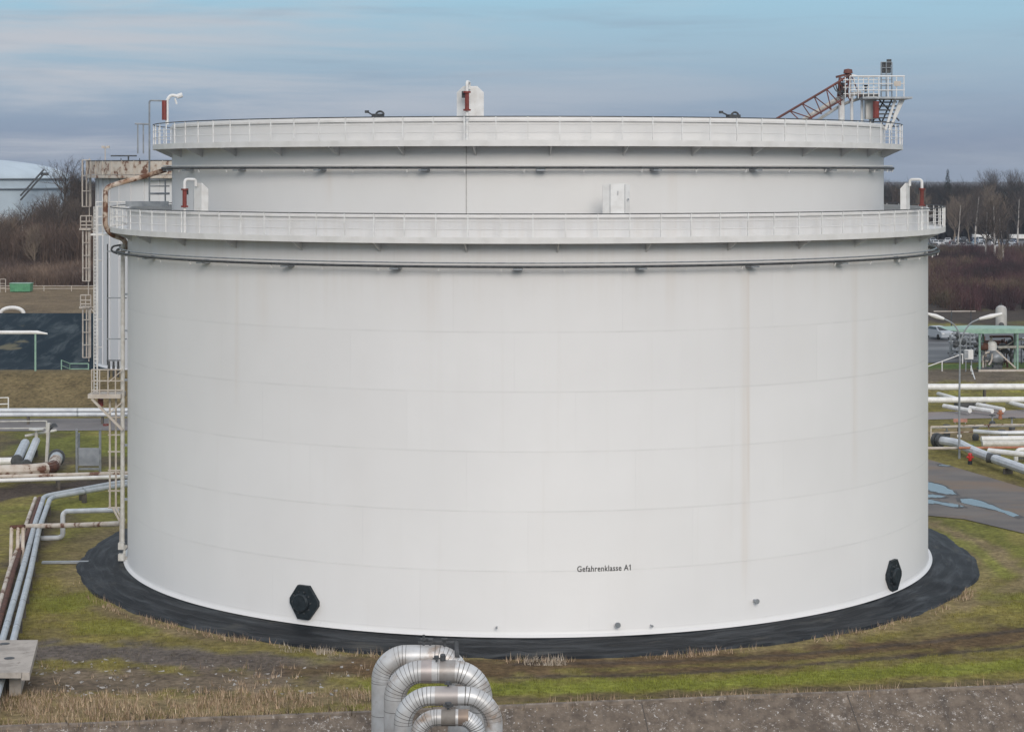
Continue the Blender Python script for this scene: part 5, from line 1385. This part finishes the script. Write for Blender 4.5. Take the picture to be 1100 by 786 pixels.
t1 = thicket('thicket', 51, 3300, (930, 1230), (292, 510), (1.2, 4.6), PUR, 22, .42, .05, 3)
tag(t1, 'purple brown thicket of leafless shrubs beyond the yard on the right', 'thicket')
def dl_(x, y, px, d): return np.where(px > 140, .15, 1.0)
t2 = thicket('thicket', 52, 2600, (-140, 240), (297, 325), (1.4, 4.2), BRNP, 26, .42, .045, 3)
tag(t2, 'brown tangle of leafless shrubs above the tan field on the left', 'thicket')
t3 = thicket('wood', 53, 1900, (-160, 150), (325, 372), (5.5, 12.5), BRNP, 20, .16, .055, 5)
tag(t3, 'dense leafless wood behind the tan field on the left', 'wood')
FAR = [(.010, .017, .019), (.022, .021, .022), (.05, .038, .034), (.014, .02, .019)]
t4 = thicket('wood', 54, 5200, (850, 1300), (600, 820), (11, 20.0), FAR, 12, .17, .14, 6)
tag(t4, 'far wood of dark leafless trees along the horizon on the right', 'wood')
t5 = thicket('wood', 55, 3500, (-250, 900), (700, 900), (11, 18.0), FAR, 12, .17, .15, 6, dens=lambda x, y, px, d: np.where(px < 300, 1.0, .5))
tag(t5, 'far wood on the horizon behind the huge tank', 'wood')

# grass close to the tank
def grass(name, seed, n_, regs, Hr, width, pal, tilt, label, prob=None, lo_s=.0):
    rng = np.random.default_rng(seed); x0, x1, d0, d1 = regs
    per = 9; nc = n_ // per
    x = np.repeat(x0 + (x1 - x0) * rng.random(nc), per) + rng.normal(0, .09, nc * per); d = np.repeat(d0 + (d1 - d0) * rng.random(nc), per) + rng.normal(0, .09, nc * per); y = d - CAMD
    seed_c = np.repeat(rng.random(nc), per); n_ = nc * per
    R = np.sqrt(x * x + y * y); s = (x - E0.x) * en.x + (y - E0.y) * en.y
    k = (R > 24.05) & (s < .25); x, y, d, seed_c = x[k], y[k], d[k], seed_c[k]
    z = height(x, y); px, py = pxof(x, y, z); c0 = ground_colour(x, y, z)
    if prob is not None:
        kk = seed_c < prob(x, y, px, py, c0); x, y, z, c0, px, py = x[kk], y[kk], z[kk], c0[kk], px[kk], py[kk]
    n_ = len(x); base = np.stack([x, y, z - .02], -1)
    h = (Hr[0] + (Hr[1] - Hr[0]) * rng.random(n_) ** 1.5) * (.6 + .8 * fbm(x * .5, y * .5, seed, 3))
    a = rng.random(n_) * 2 * PI; tl = np.abs(rng.normal(0, tilt, n_))
    dr = np.stack([np.cos(a) * np.sin(tl), np.sin(a) * np.sin(tl), np.cos(tl)], -1)
    a2 = rng.random(n_) * 2 * PI; w = np.stack([np.cos(a2), np.sin(a2), np.zeros(n_)], -1) * (width * (.6 + .8 * rng.random(n_)))[:, None]
    v = np.stack([base - w, base + w, base + dr * h[:, None]], 1).reshape(-1, 3)
    if pal is None: c = c0 * (.45 + 1.1 * rng.random((n_, 1))) + np.array((.03, .03, .0)) * (rng.random((n_, 1)) > .8)
    else:
        pal = np.array(pal); c = pal[rng.integers(0, len(pal), n_)] * (.7 + .6 * rng.random((n_, 1)))
    o = raw_mesh(name, v, 3, M['blades'], np.repeat(c, 3, 0)); tag(o, label, name.replace('_', ' '), kind='stuff'); return o
def isgreen(x, y, px, py, c): 
    return np.clip((c[:, 1] - c[:, 0] * .78) / .03, 0.0, 1) * .9 + .04
grass('grass', 61, 600000, (-34, 34, 74, 100), (.05, .17), .010, None, .5, 'short olive green grass round the black apron', isgreen)
def edge_p(x, y, px, py, c):
    R = np.sqrt(x * x + y * y); s = (x - E0.x) * en.x + (y - E0.y) * en.y
    n_ = fbm(x * .45, y * .45, 77, 3)
    ring = np.where(R < 24.75, .55 * sstep(.38, .6, n_), 0)
    lip = np.where(s > -.8, .75 * sstep(.3, .6, n_), 0)
    tall = np.where((px < 400) & (py > 742), .8 * sstep(.25, .5, n_) + .1, 0)
    mid = np.where((px < 400) & (py > 716) & (py <= 742), .10 * sstep(.5, .62, n_), 0)
    scat = .0
    return np.clip(ring + lip + tall + mid + scat, 0, 1)
STRAW = [(.50, .37, .26), (.42, .30, .20), (.56, .44, .32), (.30, .21, .14), (.19, .16, .07), (.16, .11, .075)]
grass('dry_grass', 62, 420000, (-34, 34, 71, 100), (.08, .42), .0125, STRAW, .42, 'tufts of straw coloured dry grass along the slope and the apron', edge_p)
grass('dry_grass', 63, 26000, (-34, 34, 72, 84), (.25, .6), .018, [(.09, .07, .05), (.06, .05, .04), (.13, .1, .065)], .5, 'dark withered weeds hanging over the concrete slope', lambda x, y, px, py, c: np.where(((x - E0.x) * en.x + (y - E0.y) * en.y) > -.7, .55 * sstep(.42, .62, fbm(x * .35, y * .35, 88, 3)), 0))
# pale straw clumps at the foot of the apron
grass('dry_grass', 64, 60000, (-34, 34, 80, 86), (.15, .38), .014, [(.42, .36, .29), (.34, .28, .21), (.48, .42, .35)], .5, 'pale bleached grass clumps at the rim of the black apron', lambda x, y, px, py, c: np.where((((px > 340) & (px < 366)) | ((px > 562) & (px < 608)) | ((px > 300) & (px < 325))) & (np.sqrt(x * x + y * y) < 25.2), .8, 0))
# stones scattered on the gravel
rng = np.random.default_rng(71); mb = MB(); kst = 0
while kst < 170:
    px, py = rng.uniform(30, 400), rng.uniform(708, 748)
    p = G(px, py); s = float(rng.uniform(.03, .085)); p.z = hz(p.x, p.y)
    if math.hypot(p.x, p.y) < 24.3: continue
    vs = [p + Vector((float(q[0]), float(q[1]), float(q[2]) * .6 + .2)) * s * 1.2 for q in rng.normal(0, .75, (6, 3))]
    mb.add(vs, [(0, 1, 2), (0, 2, 3), (0, 3, 4), (0, 4, 1), (5, 2, 1), (5, 3, 2), (5, 4, 3), (5, 1, 4)]); kst += 1
o = mb.build('pebbles', nmat('pale_stone', (.42, .40, .38), (.25, .24, .22), 3, .9)); tag(o, 'pale pebbles scattered over the gravel track', 'pebbles', kind='stuff')

# ------------------------------------------------------------------ light, sky, haze, camera
SUN_EL, SUN_AZ = math.radians(26), math.radians(170)   # azimuth clockwise from +Y: behind the camera, to its right
sd = Vector((math.sin(SUN_AZ) * math.cos(SUN_EL), math.cos(SUN_AZ) * math.cos(SUN_EL), math.sin(SUN_EL)))
sl = bpy.data.lights.new('sun', 'SUN'); sl.energy = 1.25; sl.angle = math.radians(24); sl.color = (1, .94, .88)
so = bpy.data.objects.new('sun', sl); COL.objects.link(so); so.rotation_euler = sd.to_track_quat('Z', 'Y').to_euler()

w = bpy.data.worlds.new('World'); sc.world = w; w.use_nodes = True; nt = w.node_tree
for n_ in list(nt.nodes): nt.nodes.remove(n_)
out = N(nt, 'ShaderNodeOutputWorld'); bg = N(nt, 'ShaderNodeBackground'); L(nt, bg.outputs[0], out.inputs[0])
sky = N(nt, 'ShaderNodeTexSky', sky_type='NISHITA'); sky.sun_disc = False; sky.sun_elevation = SUN_EL; sky.sun_rotation = SUN_AZ
sky.air_density = 1.2; sky.dust_density = 2.0
tc = N(nt, 'ShaderNodeTexCoord'); sx = N(nt, 'ShaderNodeSeparateXYZ'); L(nt, tc.outputs['Generated'], sx.inputs[0]); el = sx.outputs[2]
SKS = .10
def bandcol(stops):
    r = N(nt, 'ShaderNodeValToRGB'); cr = r.color_ramp
    while len(cr.elements) > 1: cr.elements.remove(cr.elements[-1])
    for i, (p, c) in enumerate(stops):
        e = cr.elements[0] if i == 0 else cr.elements.new(p)
        e.position = p; e.color = rgba(c)
    L(nt, maprange(nt, el, 0, .25), r.inputs[0]); return r.outputs[0]
# overcast layers low over the horizon (z of the view direction 0 .. 0.25)
low = bandcol([(0.0, (.190, .232, .305)), (.06, (.195, .243, .328)), (.15, (.24, .315, .405)), (.24, (.275, .385, .475)), (.36, (.28, .455, .565)), (1.0, (.44, .58, .70))])
cv = scaled(nt, tc.outputs['Generated'], (3.6, 3.6, 34)); 
n1 = noise(nt, cv, 1.0, 6, .58, .35)
n2 = noise(nt, scaled(nt, tc.outputs['Generated'], (7, 7, 95)), 1.0, 5, .55, .3)
left = maprange(nt, sx.outputs[0], .10, -.22)              # the cloud bank lies to the left
k1 = math_node(nt, 'MULTIPLY', maprange(nt, n1, .44, .68, 0, 1, True), math_node(nt, 'MULTIPLY_ADD', left, .68, .26))
c = mixcol(nt, k1, low, (.41, .43, .47))
k2 = math_node(nt, 'MULTIPLY', maprange(nt, n2, .5, .75, 0, .3, True), maprange(nt, el, .02, .05))
c = mixcol(nt, k2, c, (.22, .26, .33))
scl = N(nt, 'ShaderNodeVectorMath', operation='SCALE'); L(nt, sky.outputs[0], scl.inputs[0]); scl.inputs['Scale'].default_value = SKS
# high thin cloud veil over the blue
veil = mixcol(nt, .6, scl.outputs[0], (.80, .83, .88))
fin = mixcol(nt, maprange(nt, el, .12, .35, 0, 1, True), c, veil)
L(nt, fin, bg.inputs[0]); bg.inputs[1].default_value = 1.0
HAZE = .00012
if HAZE:
    hm = bpy.data.materials.new('haze_air'); hm.use_nodes = True; hn = hm.node_tree
    for n_ in list(hn.nodes): hn.nodes.remove(n_)
    ho = N(hn, 'ShaderNodeOutputMaterial'); pv_ = N(hn, 'ShaderNodeVolumePrincipled'); L(hn, pv_.outputs[0], ho.inputs['Volume'])
    pv_.inputs['Density'].default_value = HAZE; pv_.inputs['Color'].default_value = (.78, .86, .98, 1)
    hb_ = MB(); hb_.box((0, 100, 12.5), (7600, 7600, 38.0)); M['haze'] = hm
    o = hb_.build('haze', 'haze'); tag(o, kind='stuff')

cam = bpy.data.cameras.new('camera'); co = bpy.data.objects.new('camera', cam); COL.objects.link(co)
co.location = (0, -CAMD, CAMH); co.rotation_euler = (PI / 2, 0, 0)
cam.sensor_width = 36; cam.lens = F * 36 / 1100; cam.shift_x = (550 - CX) / 1100; cam.shift_y = -(393 - HY) / 1100
cam.clip_start = .5; cam.clip_end = 9000
sc.camera = co
sc.view_settings.view_transform = 'Standard'; sc.view_settings.look = 'None'; sc.view_settings.exposure = 0.34; sc.view_settings.gamma = 1.0
sc.view_settings.use_curve_mapping = False
